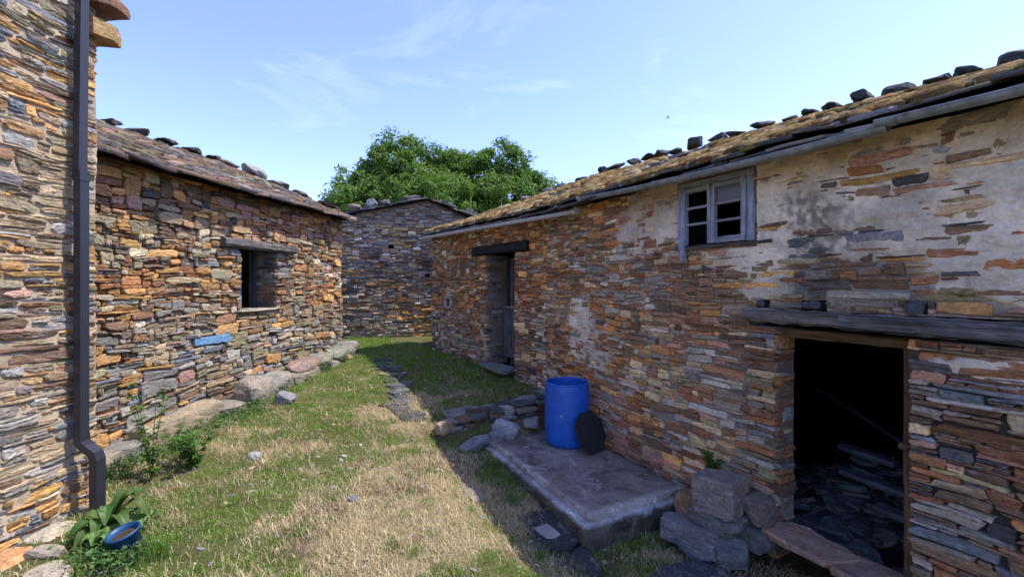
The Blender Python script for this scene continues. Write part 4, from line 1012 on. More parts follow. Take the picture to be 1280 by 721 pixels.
col = pickw(dict(grey=4, pale=2.2, dark=.8, blue=1.6, brown=2, ochre=1.5, tan=2, rust=.8), cu, cz, 1400)
dk = pick(dict(dark=3, brown=2, grey=3), len(rect)); k = ss(3.5, 3.9, cz)[:, None]*.8; col = col*(1-k)+dk*k
gs = Geo(); stones(gs, rect, col*1.4*np.array([1.1, .98, .86]), proud=(-.02, .045), rnd=(.05, .5), rot=2.5, holes=HB)
gs.build('wall', M_STONE, back); gm.build('mortar', M_MORTAR, back)
g = Geo(); box(g, (-3.2, -6, 0), (-3.0, -.5, 3.2)); box(g, (4.4, -6, 0), (4.6, -.5, 3.2)); box(g, (-2, -1.0, 1.8), (3, -.9, 3.6)); box(g, (-3.2, -6.2, 0), (4.6, -6, 3.4)); g.build('side_wall_and_hole_backing', M_DARK, back)  # black sheet behind the wall holes is added to keep them dark
g = Geo()
for us in ((np.linspace(4.8, 0, 5)), (np.linspace(-3.4, 0, 5))):
    for a, b in zip(us[:-1], us[1:]):
        za, zb_ = float(topB(a)), float(topB(b)); deck(g, [(a, .16, za+.02), (a, -6.3, za+.02)], [(b, .16, zb_+.02), (b, -6.3, zb_+.02)], .04)
rb = g.build('roof', M_BEAM_DARK, back)
g = Geo()
for us in ((np.linspace(4.8, 0, 5)), (np.linspace(-3.4, 0, 5))):
    for a, b in zip(us[:-1], us[1:]):
        roof_patch(g, [(a, .2, float(topB(a))+.0), (a, -6.3, float(topB(a))+.0)], [(b, .2, float(topB(b))), (b, -6.3, float(topB(b)))], dict(dark=3, grey=2, brown=1), .25, (.3, .55), (.02, .04), 4)
g.build('slates', M_SLATE, rb)
bs = [(3.35, .34, .16, (.12,.12,.11), 'low dark stone at the left foot of the far gable verge'), (2.55, .38, .14, (.14,.15,.12), 'mossy flat stone on the far gable verge, left of the brown one'), (1.98, .36, .24, (.20,.15,.13), 'brown boulder beside the blue-grey ball stone on the far gable'), (1.55, .34, .32, (.16,.17,.21), 'round blue-grey ball stone on the far gable verge'), (1.2, .30, .18, (.14,.13,.13), 'small dark stone just right of the ball stone on the far gable'),
      (.5, .62, .16, (.12,.12,.12), 'long tilted slab high on the left of the far gable'), (-.62, .5, .12, (.12,.12,.12), 'thin slab just right of the far gable peak'), (-1.25, .36, .22, (.22,.20,.20), 'pale grey stone low on the right of the far gable')]
for i, (u, l, h, c, lab) in enumerate(bs):
    p = MB_@Vector((u, .02, float(topB(u))+.07+h*.35)); sl2 = math.atan((float(topB(u+.1))-float(topB(u-.1)))/.2)
    rock('verge_stone', p, (l, .35, h*.85), c, lab, 'roof stone', 'stones along the far gable verge', mat=M_ROCKY, seed=120+i, blocky=.35 if i in (3,) else .8, cuts=10, cutd=(.7, 1.0), rz=math.atan2(bx_.y, bx_.x), tilt=(0, -sl2), n=10)

# ================================================================== TREE
def tree(x, y, top, label, seed):
    r_ = np.random.RandomState(seed); z0 = gz(x, y)
    t = empty('broadleaf_tree', loc=(x, y, z0)); tag(t, label, 'tree')
    g = Geo(); tube(g, [(0,0,-.2), (.05,.02,1.2), (-.05,.05,2.5), (.05, 0, 3.6), (0, .1, 5.2), (.1,.1,top*.78)], [.38, .27, .24, .20, .13, .04], 12)
    lobes = [(-4.6, 0, 5.0, 1.2, 1.2), (-3.6, .2, 5.9, 1.5, 1.4), (-2.1, 0, 6.9, 1.6, 1.5), (-.7, -.2, 6.3, 1.5, 1.4), (.6, .1, 6.6, 1.3, 1.2), (1.9, 0, 6.3, 1.2, 1.3), (3.3, 0, 6.9, .85, 1.25), (4.3, .1, 5.7, 1.1, 1.1), (3.0, -.5, 5.2, 1.9, 1.3), (-.2, 1.4, 5.6, 2.4, 1.5), (0, -1.2, 4.8, 2.6, 1.4), (-2.8, -1, 4.8, 2.1, 1.3), (5.15, 0, 5.2, .5, .8)]
    for lx, ly, lz, rx, rz_ in lobes:
        m = Vector((lx*.45, ly*.5, 2.6+(lz-2.6)*.45)); tube(g, [(0, 0, 2.3), m, (lx*.8, ly*.8, lz-.3), (lx, ly, lz+rz_*.4)], [.17, .11, .06, .02], 7)
    g.build('trunk', M_BARK, t)
    cen = []
    for lx, ly, lz, rx, rz_ in lobes:
        n = int(52*rx*rx/2)+16
        d = r_.normal(size=(n, 3)); d /= np.linalg.norm(d, axis=1)[:, None]; rad = r_.uniform(.55, 1.06, (n, 1))
        cen.append(np.array([lx, ly, lz])+d*rad*np.array([rx, rx, rz_]))
    cen = np.concatenate(cen); cr_ = r_.uniform(.2, .55, len(cen)); cc = r_.uniform(0, 1, len(cen))
    per = 100; n = len(cen)*per
    d = r_.normal(size=(n, 3)); d /= np.linalg.norm(d, axis=1)[:, None]
    base = np.repeat(cen, per, 0)+d*(np.repeat(cr_, per)*r_.uniform(.35, 1.12, n))[:, None]*np.array([1.1, 1.1, .8])
    nn = d*.6+r_.normal(size=(n, 3))*.5+np.array([0, 0, .55]); nn /= np.linalg.norm(nn, axis=1)[:, None]
    t1 = np.cross(nn, r_.normal(size=(n, 3))); t1 /= np.linalg.norm(t1, axis=1)[:, None]; t2 = np.cross(nn, t1)
    s = r_.uniform(.055, .115, (n, 1))
    V = np.stack([base-t1*s, base+t2*s*.45+nn*s*.12, base+t1*s*1.15-nn*s*.2, base-t2*s*.45+nn*s*.12], 1)
    c0 = np.array([.05, .125, .022]); c1 = np.array([.17, .27, .06])
    k = np.clip(np.repeat(cc, per)*.6+r_.uniform(0, .5, n), 0, 1)[:, None]; C = c0*(1-k)+c1*k
    F = np.arange(n*4).reshape(-1, 4); g = Geo(); g.add(V.reshape(-1, 3), F, np.repeat(C, 4, 0)); g.build('crown', M_LEAF, t)
tree(-3.35, 22.0, 8.4, 'large bright green broadleaf tree rising behind the far stone gable', 4)

# ================================================================== CONCRETE BASE, BARREL, LID
def lump_box(g, a, b, C=(1,1,1), st=.06, amp=.01, edge=.02, M=None):
    """box with subdivided faces, broken edges"""
    a = np.array(a, float); b = np.array(b, float); N = np.maximum(np.ceil((b-a)/st).astype(int), 2)
    for ax in range(3):
        o = [i for i in range(3) if i != ax]
        for side in (0, 1):
            gx = np.linspace(0, 1, N[o[0]]+1); gy = np.linspace(0, 1, N[o[1]]+1); X, Y = np.meshgrid(gx, gy, indexing='ij')
            Pq = np.zeros(X.shape+(3,)); Pq[..., o[0]] = a[o[0]]+(b-a)[o[0]]*X; Pq[..., o[1]] = a[o[1]]+(b-a)[o[1]]*Y; Pq[..., ax] = b[ax] if side else a[ax]
            c = (a+b)/2; q = Pq
            dl = np.minimum(q-a, b-q); near = np.sort(dl, axis=-1)[..., 1]         # distance to closest edge
            f = fbm(q[..., 0]*9+q[..., 2]*5, q[..., 1]*9+q[..., 2]*7, 33, 3)-.5
            pull = np.clip(1-near/edge, 0, 1)*edge*.5*(1+3*np.clip(f+.1, 0, 1))
            v = c-q; v /= np.linalg.norm(v, axis=-1)[..., None]
            q = q+v*pull[..., None]
            n3 = np.stack([fbm(q[..., 0]*6+i*7, q[..., 1]*6+q[..., 2]*8, 50+i, 3)-.5 for i in range(3)], -1)
            q = q+n3*amp*2
            ni, nj = X.shape; i, j = np.meshgrid(np.arange(ni-1), np.arange(nj-1), indexing='ij'); i = i.ravel(); j = j.ravel()
            F = np.stack([i*nj+j, (i+1)*nj+j, (i+1)*nj+j+1, i*nj+j+1], 1)
            Cc = C(ax, side, q.reshape(-1, 3)) if callable(C) else C
            if (side == 0) != (ax == 1): F = F[:, ::-1]
            Vq = q.reshape(-1, 3)
            g.add(Vq, F, Cc)
MS = frame((0, 0, 0), (DR[0], DR[1], 0), (-NR[0], -NR[1], 0))      # local x=u, y=-n
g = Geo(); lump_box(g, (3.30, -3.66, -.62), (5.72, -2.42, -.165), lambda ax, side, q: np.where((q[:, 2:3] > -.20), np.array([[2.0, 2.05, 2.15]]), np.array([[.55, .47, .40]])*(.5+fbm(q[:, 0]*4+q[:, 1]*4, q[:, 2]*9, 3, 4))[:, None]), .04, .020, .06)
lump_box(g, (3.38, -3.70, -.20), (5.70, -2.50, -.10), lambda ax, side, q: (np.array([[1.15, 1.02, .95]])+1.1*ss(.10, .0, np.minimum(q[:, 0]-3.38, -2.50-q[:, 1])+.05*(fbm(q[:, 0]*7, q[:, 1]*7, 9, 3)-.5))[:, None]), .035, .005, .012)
o = g.build('concrete_base', M_CONC); o.matrix_world = MS; tag(o, 'stained low concrete platform the blue barrel stands on', 'platform')

bc = nu(3.40, 5.06); BZ = -.098
def lathe(g, prof, n=48, C=(1,1,1)):
    V = [[r_*math.cos(2*math.pi*j/n), r_*math.sin(2*math.pi*j/n), z] for r_, z in prof for j in range(n)]
    F = [[i*n+j, i*n+(j+1) % n, (i+1)*n+(j+1) % n, (i+1)*n+j] for i in range(len(prof)-1) for j in range(n)]
    g.add(V, np.array(F), C)
brl = empty('barrel', loc=(bc[0], bc[1], BZ)); tag(brl, 'open-topped bright blue plastic barrel standing on the concrete platform', 'barrel')
g = Geo(); lathe(g, [(.0, 0), (.255, 0), (.272, .012), (.280, .04), (.292, .12), (.297, .25), (.298, .45), (.296, .62), (.290, .735), (.284, .79), (.282, .80)]); lathe(g, [(.262, .80), (.262, .78), (.270, .5), (.27, .05), (0, .03)])
g.build('body', M_BARREL, brl, True)
g = Geo(); pr = [(.262+.013+.013*math.cos(a), .80+.014*math.sin(a)) for a in np.linspace(-math.pi*.0, 2*math.pi, 13)]; lathe(g, pr[::-1]); g.build('rim', M_BARREL, brl, True)
g = Geo(); lathe(g, [(.268, .70), (0, .70)]); g.build('water', M_WATER, brl)
g = Geo()
for (a, z, s_) in ((-1.95, .42, .014), (-1.88, .40, .01), (-1.82, .39, .008), (-1.86, .425, .006)):
    rr_ = .2985; c = Vector((rr_*math.cos(a), rr_*math.sin(a), z)); t_ = Vector((-math.sin(a), math.cos(a), 0)); n_ = Vector((math.cos(a), math.sin(a), 0))
    m = 7; V = [list(c+n_*.001)]+[list(c+n_*.001+t_*s_*random.uniform(.6,1.2)*math.cos(q*6.283/m)+Vector((0,0,1))*s_*random.uniform(.5,.9)*math.sin(q*6.283/m)) for q in range(m)]
    g.add(V, np.array([[0, 1+q, 1+(q+1) % m] for q in range(m)]))
g.build('scuff_mark', M_CURD, brl)
# disc lid leaning on the barrel
g = Geo(); m = 8; rr_ = [.265*random.uniform(.96, 1.04) for _ in range(m)]
V = []
for s_, z in ((.97, -.012), (1, -.006), (1, .006), (.97, .012)):
    V += [[rr_[j]*s_*math.cos(2*math.pi*(j+.5)/m), rr_[j]*s_*math.sin(2*math.pi*(j+.5)/m)*1.02, z] for j in range(m)]
F = [[k*m+j, k*m+(j+1) % m, (k+1)*m+(j+1) % m, (k+1)*m+j] for k in range(3) for j in range(m)]
g.add(V, [np.array(F), np.array([list(range(m))[::-1], [3*m+j for j in range(m)]])])
lid = g.build('leaning_disc', M_LID); tag(lid, 'dark many-sided disc lid leaning against the blue barrel', 'disc')
d_ = Vector((.62, -.78, 0)).normalized()     # from barrel towards the disc
zax = (d_*math.cos(R(24))+Vector((0, 0, 1))*math.sin(R(24))).normalized(); yax = (Vector((0, 0, 1))-zax*zax.z).normalized(); xax = yax.cross(zax)
m4 = Matrix.Identity(4); m4.col[0] = (*xax, 0); m4.col[1] = (*yax, 0); m4.col[2] = (*zax, 0)
lc = Vector(bc)+d_*(.292+.125); m4.col[3] = (lc.x, lc.y, BZ+.245, 1); lid.matrix_world = m4

# low retaining wall behind the platform ----------------------------------
MRW = frame(nu(1.95, 5.72), (NR[0], NR[1], 0), (-DR[0], -DR[1], 0))   # x along n, y toward viewer... right-handed check below
xa = Vector((-NR[0], -NR[1], 0)); ya = Vector((-DR[0], -DR[1], 0)); 
MRW = frame(nu(3.80, 5.74), xa, ya if xa.cross(ya).z > 0 else ya)
if xa.cross(ya).z < 0: MRW = frame(nu(1.95, 5.74), -xa, ya); FL = True
else: FL = False
rw = empty('retaining_wall', MRW); tag(rw, 'low crumbling dry-stone retaining wall between the concrete platform and the grass terrace', 'wall')
tw = (lambda u: np.interp(u, [0, .4, 1.0, 1.85], [.10, .20, .27, .33])) if FL else (lambda u: np.interp(u, [0, .85, 1.45, 1.85], [.33, .27, .20, .10]))
g = Geo(); rect = layout(0, 1.85, const(-.25), tw, lambda u, z: (.12, .36, .04, .12))
stones(g, rect, pick(dict(grey=2, dark=2.5, brown=2, blue=1.4, pale=1.3), len(rect)), proud=(-.05, .05), rnd=(.3, .7), rot=5, depth=.2)
g.build('wall', M_STONE, rw)
g = Geo(); S = 26; ux = rs.uniform(.02, 1.83, S); cen = np.stack([ux, rs.uniform(-.28, .02, S), tw(ux)-.0+rs.uniform(-.02, .05, S)], 1)
an = rs.normal(0, .3, S); T = np.stack([np.cos(an), np.sin(an), rs.normal(0, .06, S)], 1); T /= np.linalg.norm(T, axis=1)[:, None]; U = np.cross(np.array([0, 0, 1.]), T); U /= np.linalg.norm(U, axis=1)[:, None]
slab_stones(g, cen, T, U, np.cross(T, U), rs.uniform(.10, .24, S), rs.uniform(.08, .16, S), rs.uniform(.03, .07, S), pick(dict(grey=3, brown=2, dark=2), S)); g.build('capping', M_STONE, rw)
g = Geo(); box(g, (0, -.35, -.3), (1.85, -.06, .08), (.1,.08,.06)); g.build('earth_fill', M_MORTAR, rw)

# individually placed stones ------------------------------------------------
def at(x, y, dz=0): return (x, y, gz(x, y)+dz)
def sr(name, nd0, u, z, size, col, lab, cat='stone', **k):
    p = nu(nd0, u); return rock(name, (p[0], p[1], z), size, col, lab, cat, **k)
sr('squared_block', 3.50, 2.78, .14, (.37, .36, .31), (.24, .20, .17), 'large squared grey block topping the pile beside the low doorway', 'stone block', seed=201, blocky=.985, rz=Rd+.25, rough=.028, tilt=(.03, .05), n=26, cuts=3, cutd=(1.12, 1.3))
sr('stone_block', 3.48, 2.76, -.065, (.42, .38, .12), (.15, .145, .13), 'layered slab directly beneath the squared block by the doorway', 'stone block', seed=202, blocky=.95, rz=Rd+.1, rough=.05, n=22, cuts=3, cutd=(1.1, 1.3))
sr('stone_block', 3.32, 2.90, -.25, (.52, .32, .24), (.19, .18, .18), 'long blue-grey slab at the bottom front of the block pile', 'stone block', seed=203, blocky=.95, rz=Rd+.35, tilt=(.08, .0), n=24, cuts=4, cutd=(1.05, 1.3))
sr('boulder', 3.52, 3.12, -.12, (.28, .28, .26), (.28, .16, .09), 'rusty brown boulder wedged between platform and squared block', 'boulder', seed=204, blocky=.4, n=14)
sr('boulder', 3.42, 2.62, -.26, (.32, .3, .24), (.14, .14, .14), 'dark boulder at the right foot of the block pile', 'boulder', seed=205, blocky=.5, n=12)
sr('corner_stone', 3.70, 2.54, .06, (.24, .26, .20), (.20, .15, .13), 'purplish corner stone against the left doorway jamb', 'stone', seed=206, blocky=.8, rz=Rd, n=12)
sr('corner_stone', 3.66, 2.54, -.18, (.30, .3, .2), (.13, .125, .12), 'mossy grey stone under the purplish corner stone by the jamb', 'stone', seed=207, blocky=.75, rz=Rd, n=12)
# flat slates by the platform
def flat(name, x, y, hw, hl, th, col, lab, rz=0, tilt=(0, 0), cat='slate', dz=.0, n=12, seed=1, mat=None):
    st = rs.get_state(); rs.seed(seed); g = Geo(); slab_stones(g, np.zeros((1, 3)), np.array([[1., 0, 0]]), np.array([[0, 1., 0]]), np.array([[0, 0, 1.]]), np.array([hw]), np.array([hl]), np.array([th]), np.array([col]), n=n, rough=.07); rs.set_state(st)
    o = g.build(name, mat or M_SLATE); o.location = at(x, y, dz); o.rotation_euler = (tilt[0], tilt[1], rz); return tag(o, lab, cat)
flat('flat_slate', .30, 4.30, .23, .34, .035, (.035,.037,.045), 'large dark flat slate lying along the left foot of the platform', rz=.42, seed=3, dz=.03)
flat('flat_slate', .52, 3.86, .20, .22, .03, (.04,.042,.05), 'smaller dark slate at the front corner of the platform', rz=.3, seed=8, dz=.025)
flat('mortar_patch', .33, 4.24, .08, .11, .012, (.36,.34,.30), 'pale mortar patch stuck on the large dark flat slate', rz=.5, seed=5, dz=.056, cat='mortar', mat=M_MORTAR)
flat('flat_slate', 1.72, 4.16, .30, .13, .03, (.05,.07,.09), 'bluish slate strip leaning at the right side of the platform', rz=.6, seed=11, tilt=(.5, 0), dz=.09)
flat('flat_slate', 1.55, 3.70, .26, .2, .035, (.05,.055,.07), 'dark slate on the earth in front of the block pile', rz=.3, seed=12, dz=.01)
flat('flat_slate', 2.0, 3.42, .12, .1, .03, (.2,.2,.21), 'small pale slate chip below the block pile', rz=.2, seed=13, dz=.015)
flat('flat_slate', 1.25, 3.66, .16, .13, .03, (.06,.06,.07), 'dark slate shard just right of the platform front corner', rz=.8, seed=14, dz=.01)
rock('cut_stone', at(-.86, 5.98, .07), (.15, .36, .15), (.30, .23, .15), 'tan loaf-shaped stone lying left of the retaining wall', 'stone', seed=301, blocky=.75, rz=-.45, rough=.03, mat=M_ROCKY)
rock('angular_stone', at(-.50, 5.98, .07), (.42, .18, .16), (.20, .21, .23), 'grey angular stone at the left corner of the platform', 'stone', seed=302, blocky=.7, rz=.5, tilt=(0, -.3))
rock('angular_stone', at(-.22, 6.10, .10), (.22, .16, .24), (.22, .23, .25), 'upright grey chunk leaning by the platform corner', 'stone', seed=303, blocky=.6, rz=.3, tilt=(.2, .3))
rock('white_stone', nu(2.75, 5.58, .02), (.34, .2, .24), (.36, .37, .39), 'whitish lichened stone at the foot of the retaining wall', 'stone', seed=304, blocky=.35, rough=.12, tilt=(.2, .3))
rock('white_stone', nu(3.15, 5.6, .06), (.24, .16, .15), (.26, .27, .28), 'pale angular stone in the retaining wall near the barrel', 'stone', seed=305, blocky=.5)
rock('angular_stone', at(-3.36, 6.75, .06), (.26, .22, .2), (.22, .22, .23), 'pointed grey stone lying under the barn footing boulders', 'stone', seed=306, blocky=.5, tilt=(.2, .5))
rock('orange_stone', at(-3.45, 9.25, .05), (.36, .22, .16), (.40, .24, .09), 'orange stone on the grass at the far barn corner', 'stone', seed=307, blocky=.5)
rock('round_stone', at(-2.86, 5.05, .02), (.15, .13, .10), (.34, .33, .31), 'grey round stone half sunk in the grass before the barn', 'stone', seed=308, blocky=.3)
rock('flat_stone', at(-1.45, 4.15, .01), (.12, .09, .04), (.14, .15, .19), 'small slate-blue flat stone in the straw at centre front', 'stone', seed=309, blocky=.7)
rock('flat_stone', at(-.42, 4.62, .012), (.14, .42, .05), (.27, .23, .19), 'long flat pale stone in the straw left of the platform', 'stone', seed=310, blocky=.8, rz=.5)
rock('flat_stone', at(-2.2, 8.35, .0), (.5, .3, .06), (.32, .27, .20), 'broad flat tan stone beside the barn footings', 'stone', seed=311, blocky=.7)
rock('rounded_stone', at(-3.12, 3.08, .0), (.30, .24, .10), (.42, .36, .27), 'flat cream stone at the bottom left corner', 'stone', seed=312, blocky=.6)
rock('rounded_stone', at(-3.36, 3.28, .02), (.26, .10, .08), (.38, .32, .25), 'slim beige stone at the foot of the tall house', 'stone', seed=313, blocky=.6, rz=.1)
rock('brown_stone', at(-3.5, 5.0, .04), (.22, .16, .12), (.22, .12, .08), 'reddish brown stone under the weeds by the barn foot', 'stone', seed=314, blocky=.5)
rock('rounded_stone', at(2.95, 2.72, .03), (.28, .22, .14), (.22, .2, .18), 'grey stone at the wall foot right of the doorway', 'stone', seed=315, blocky=.6)
# slate path behind, sunk in the grass
g = Geo(); S = 30; ty = np.linspace(0, 1, S); px = -2.45+ty*1.15*1.0+rs.normal(0, .07, S); py = 9.4-ty*3.1; 
px = np.interp(ty, [0, .5, 1], [-2.75, -1.95, -1.50])+rs.normal(0, .09, S); cen = np.stack([px, py, ground_z(px, py)+.006], 1); an = rs.uniform(0, 6.28, S)
T = np.stack([np.cos(an), np.sin(an), an*0], 1); U = np.stack([-np.sin(an), np.cos(an), an*0], 1)
slab_stones(g, cen, T, U, np.cross(T, U), rs.uniform(.09, .2, S), rs.uniform(.08, .16, S), np.full(S, .03), pick(dict(blue=1, dark=4), S)*.75)
tag(g.build('path', M_SLATE), kind='structure')

# ================================================================== POT AND PLANTS
pot = empty('plant_pot', loc=at(-2.80, 3.36, -.02)); tag(pot, 'cracked teal-blue pot tipped among weeds at the foot of the downpipe', 'pot'); pot.rotation_euler = (R(8), R(-14), .4); pot.scale = (.7,)*3
g = Geo(); lathe(g, [(0, 0), (.09, 0), (.10, .01), (.135, .27), (.15, .275), (.15, .30), (.138, .30), (.125, .26), (.09, .03), (0, .03)], 24); g.build('body', M_POT, pot, True)
g = Geo(); lathe(g, [(.128, .24), (0, .25)], 16, (.1,.07,.05)); g.build('soil', M_GROUND, pot)
def broad_leaf(g, base, azi, L, Wd, lift, droop, col):
    n = 9; m = 4; az = Vector((math.cos(azi), math.sin(azi), 0)); sd_ = Vector((-az.y, az.x, 0)); V = []
    for i in range(n+1):
        t = i/n; c = Vector(base)+az*(L*t)+Vector((0, 0, lift*math.sin(t*2.2)*L-droop*L*t*t)); wv = Wd*math.sin(math.pi*min(1, t*.93+.05))**.75
        for j in range(-m, m+1): V.append(list(c+sd_*(wv*j/m/2)+Vector((0, 0, abs(j/m)*wv*.22+.006*math.sin(t*22+j)))))
    k = 2*m+1; F = [[i*k+j, (i+1)*k+j, (i+1)*k+j+1, i*k+j+1] for i in range(n) for j in range(2*m)]
    cc = np.array(col)*np.ones((len(V), 3)); cc[np.arange(len(V)) % k == m] *= 1.5
    g.add(V, np.array(F), cc)
bp = empty('broadleaf_plant', loc=at(-3.16, 3.55)); bp.scale = (.66,)*3; tag(bp, 'broad-leaved green plant growing round the foot of the downpipe', 'plant')
g = Geo()
for i, (az, L_, W_, lf, dr) in enumerate([(-2.0, .34, .16, .7, .5), (-1.2, .30, .15, .9, .5), (.2, .42, .15, .9, .55), (.8, .40, .13, 1.1, .5), (-.4, .38, .15, .8, .5), (-2.7, .25, .14, 1.0, .4), (1.5, .34, .12, 1.2, .5), (-.9, .26, .15, 1.3, .4), (.5, .28, .14, 1.5, .5), (2.4, .2, .1, 1.3, .3), (-1.6, .36, .15, .45, .3)]):
    broad_leaf(g, (0, 0, .04), az, L_*1.1, W_*1.1, lf, dr, (.05+.015*(i % 3), .115+.02*(i % 2), .025))
for dx, dy in ((.25, -.2), (.18, -.35), (.34, .02)):
    for i in range(7): broad_leaf(g, (dx, dy, .05), i*.9+dx*9, .14, .06, 1.2, .4, (.11, .2, .05))
g.build('leaves', M_WEED, bp, True)
g = Geo()
for i in range(8): tube(g, [(0, 0, -.03), (.01*i-.03, .02, .05), (.02*i-.06, .03*(i % 3)-.03, .12)], [.008, .006, .004], 6, (.14,.2,.06))
g.build('stem', M_WEED, bp)
def weedy(name, x, y, h, lab, seed, nst=5, leaf=.05, spread=.25, z=None):
    r_ = random.Random(seed); o = empty(name, loc=at(x, y) if z is None else (x, y, z)); tag(o, lab, 'plant'); gs_ = Geo(); gl = Geo()
    for s_ in range(nst):
        a = r_.uniform(0, 6.28); hh_ = h*r_.uniform(.6, 1); rd = spread*r_.uniform(.3, 1)
        pts = [Vector((rd*t**1.4*math.cos(a), rd*t**1.4*math.sin(a), hh_*t-(.0))) for t in np.linspace(0, 1, 9)]; pts[0].z = -.03
        tube(gs_, pts, [.005*(1-.7*i/8)+.001 for i in range(9)], 5, (.12,.17,.05))
        for i, p in enumerate(pts[1:]):
            for k in range(3):
                q = r_.uniform(0, 6.28); L_ = leaf*r_.uniform(.6, 1.3)
                for m in range(3): broad_leaf_s(gl, p, q+(m-1)*.7, L_, L_*.38, r_.uniform(-.2, .5), (.06+r_.random()*.05, .13+r_.random()*.08, .03))
    gs_.build('stem', M_WEED, o); gl.build('leaves', M_WEED, o)
def broad_leaf_s(g, p, az, L_, W_, up, col):
    a = np.array([math.cos(az), math.sin(az), up]); s_ = np.array([-math.sin(az), math.cos(az), 0]); p = np.array(p)
    g.add([p, p+a*L_*.45+s_*W_/2+[0,0,.004], p+a*L_-[0,0,L_*.15], p+a*L_*.45-s_*W_/2], np.array([[0, 1, 2, 3]]), col)
weedy('tall_weed', -3.50, 4.42, 1.05, 'tall spindly weed with feathery leaves beside the downpipe', 3, 5, .07, .30)
weedy('tall_weed', -3.30, 4.75, .5, 'bushy green weed at the foot of the barn wall near the downpipe', 5, 11, .06, .32)
weedy('roof_weed', *tuple(ML@Vector((5.35, .2, 0)))[:2], .22, 'little green plant growing in the barn eave beside the tall house', 9, 7, .05, .16, z=3.27)
weedy('wall_plant', *nu(3.55, 3.55)[:2], .26, 'weed growing between platform and wall', 12, 9, .05, .2)
weedy('wall_plant', *nu(3.70, 3.02)[:2], .2, 'tuft of weed behind the squared block', 13, 7, .05, .14, z=.18)
# creeping weeds along the barn foot
def scatter_leaves(name, pts, n, size, hgt, lab, cols, cat):
    g = Geo(); pts = np.array(pts); i = rs.randint(0, len(pts), n); x = pts[i, 0]+rs.normal(0, 1, n)*pts[i, 2]; y = pts[i, 1]+rs.normal(0, 1, n)*pts[i, 2]*1.3
    z = ground_z(x, y)+rs.uniform(0, 1, n)**1.5*hgt
    b = np.stack([x, y, z], 1); nn = rs.normal(size=(n, 3))*.5+np.array([.3, 0, .8]); nn /= np.linalg.norm(nn, axis=1)[:, None]
    t1 = np.cross(nn, rs.normal(size=(n, 3))); t1 /= np.linalg.norm(t1, axis=1)[:, None]; t2 = np.cross(nn, t1); s = rs.uniform(.4, 1.2, (n, 1))*size
    V = np.stack([b-t1*s, b+t2*s*.6, b+t1*s*.9-nn*s*.2, b-t2*s*.6], 1); C = np.array(cols)[rs.randint(0, len(cols), n)]*np.exp(rs.normal(0, .2, (n, 1)))
    g.add(V.reshape(-1, 3), np.arange(4*n).reshape(-1, 4), np.repeat(C, 4, 0)); return tag(g.build(name, M_WEED), lab, cat, kind='stuff')
wp = []
for u in list(np.linspace(.5, 3.0, 5))+list(np.linspace(3.0, 5.5, 14)):
    p = ML@Vector((u, .34, 0)); wp.append((p.x, p.y, .045+.03*(u > 3.0)+.03*(u > 4.2)))
for u in np.linspace(3.0, 5.4, 10):
    p = ML@Vector((u, .48, 0)); wp.append((p.x, p.y, .08))
for q in range(8): wp.append((-2.95+.07*(q % 4), 3.22+.05*(q//4), .06)); wp.append((-3.2+.09*(q % 3), 3.5+.06*(q % 5), .08))
scatter_leaves('creeping_weeds', wp, 9000, .018, .12, 'low leafy weeds creeping along the foot of the ochre barn', [(.06,.13,.03), (.09,.17,.04), (.05,.10,.03)], 'weeds')

rp = []
for q in range(230):
    xx, yy = rs.uniform(-3.6, 1.2), rs.uniform(2.6, 8.5)
    if NR[0]*xx+NR[1]*yy < 2.3 and xx > -3.5+.12*(yy-4): rp.append((xx, yy, rs.uniform(.015, .05)))
scatter_leaves('broadleaf_weeds', rp, 7500, .011, .035, 'small broad-leaved weeds and clover dotted through the turf', [(.10,.20,.03), (.14,.24,.05), (.08,.15,.03)], 'weeds')
# ================================================================== GRASS, STRAW
def visible_pts(n, x0, x1, y0, y1):
    x = rs.uniform(x0, x1, n); y = y0+(y1-y0)*rs.uniform(0, 1, n)**1.25
    nn = NR[0]*x+NR[1]*y; uu = DR[0]*x+DR[1]*y
    lw = (x+3.59)*(-DLn[1])+(y-9.58)*DLn[0]            # distance in front of the barn wall
    ok = (abs(x) < 1.4*y+1.0)
    ok &= (nn < 3.8) & ((x-P0[0])*N2[0]+(y-P0[1])*N2[1] < -.03)
    ok &= ~((y < 4.05) & (x < -3.6)) & ~((y >= 4.0) & (y < 9.6) & (lw < .12))
    ok &= ~((nn > 2.42) & (uu > 3.3) & (uu < 6.0))
    by = (x+2.42)*by_.x+(y-13.1)*by_.y
    ok &= by > .02
    return x[ok], y[ok], nn[ok], uu[ok]
def blades(g, x, y, h, wd, lean, C, curl=.5):
    n = len(x); z = ground_z(x, y)+.0; a = rs.uniform(0, 6.283, n); dx, dy = np.cos(a), np.sin(a); b = a+rs.normal(np.pi/2, .4, n); wx, wy = np.cos(b)*wd, np.sin(b)*wd
    l1 = lean*h*.45; l2 = lean*h
    hz1 = h*.62*np.sqrt(np.clip(1-(lean*.6)**2, .05, 1)); hz2 = h*np.sqrt(np.clip(1-np.minimum(lean, .98)**2, .02, 1))*(1-curl*lean*.3)
    V = np.stack([np.stack([x-wx/2, y-wy/2, z-.01], 1), np.stack([x+wx/2, y+wy/2, z-.01], 1),
                  np.stack([x+dx*l1+wx*.4, y+dy*l1+wy*.4, z+hz1], 1), np.stack([x+dx*l1-wx*.4, y+dy*l1-wy*.4, z+hz1], 1),
                  np.stack([x+dx*l2, y+dy*l2, z+hz2], 1)], 1)
    off = (np.arange(n)*5)[:, None, None]
    g.add(V.reshape(-1, 3), [(np.array([[0, 1, 2, 3]])[None]+off).reshape(-1, 4), (np.array([[3, 2, 4]])[None]+off).reshape(-1, 3)], np.repeat(C, 5, 0))
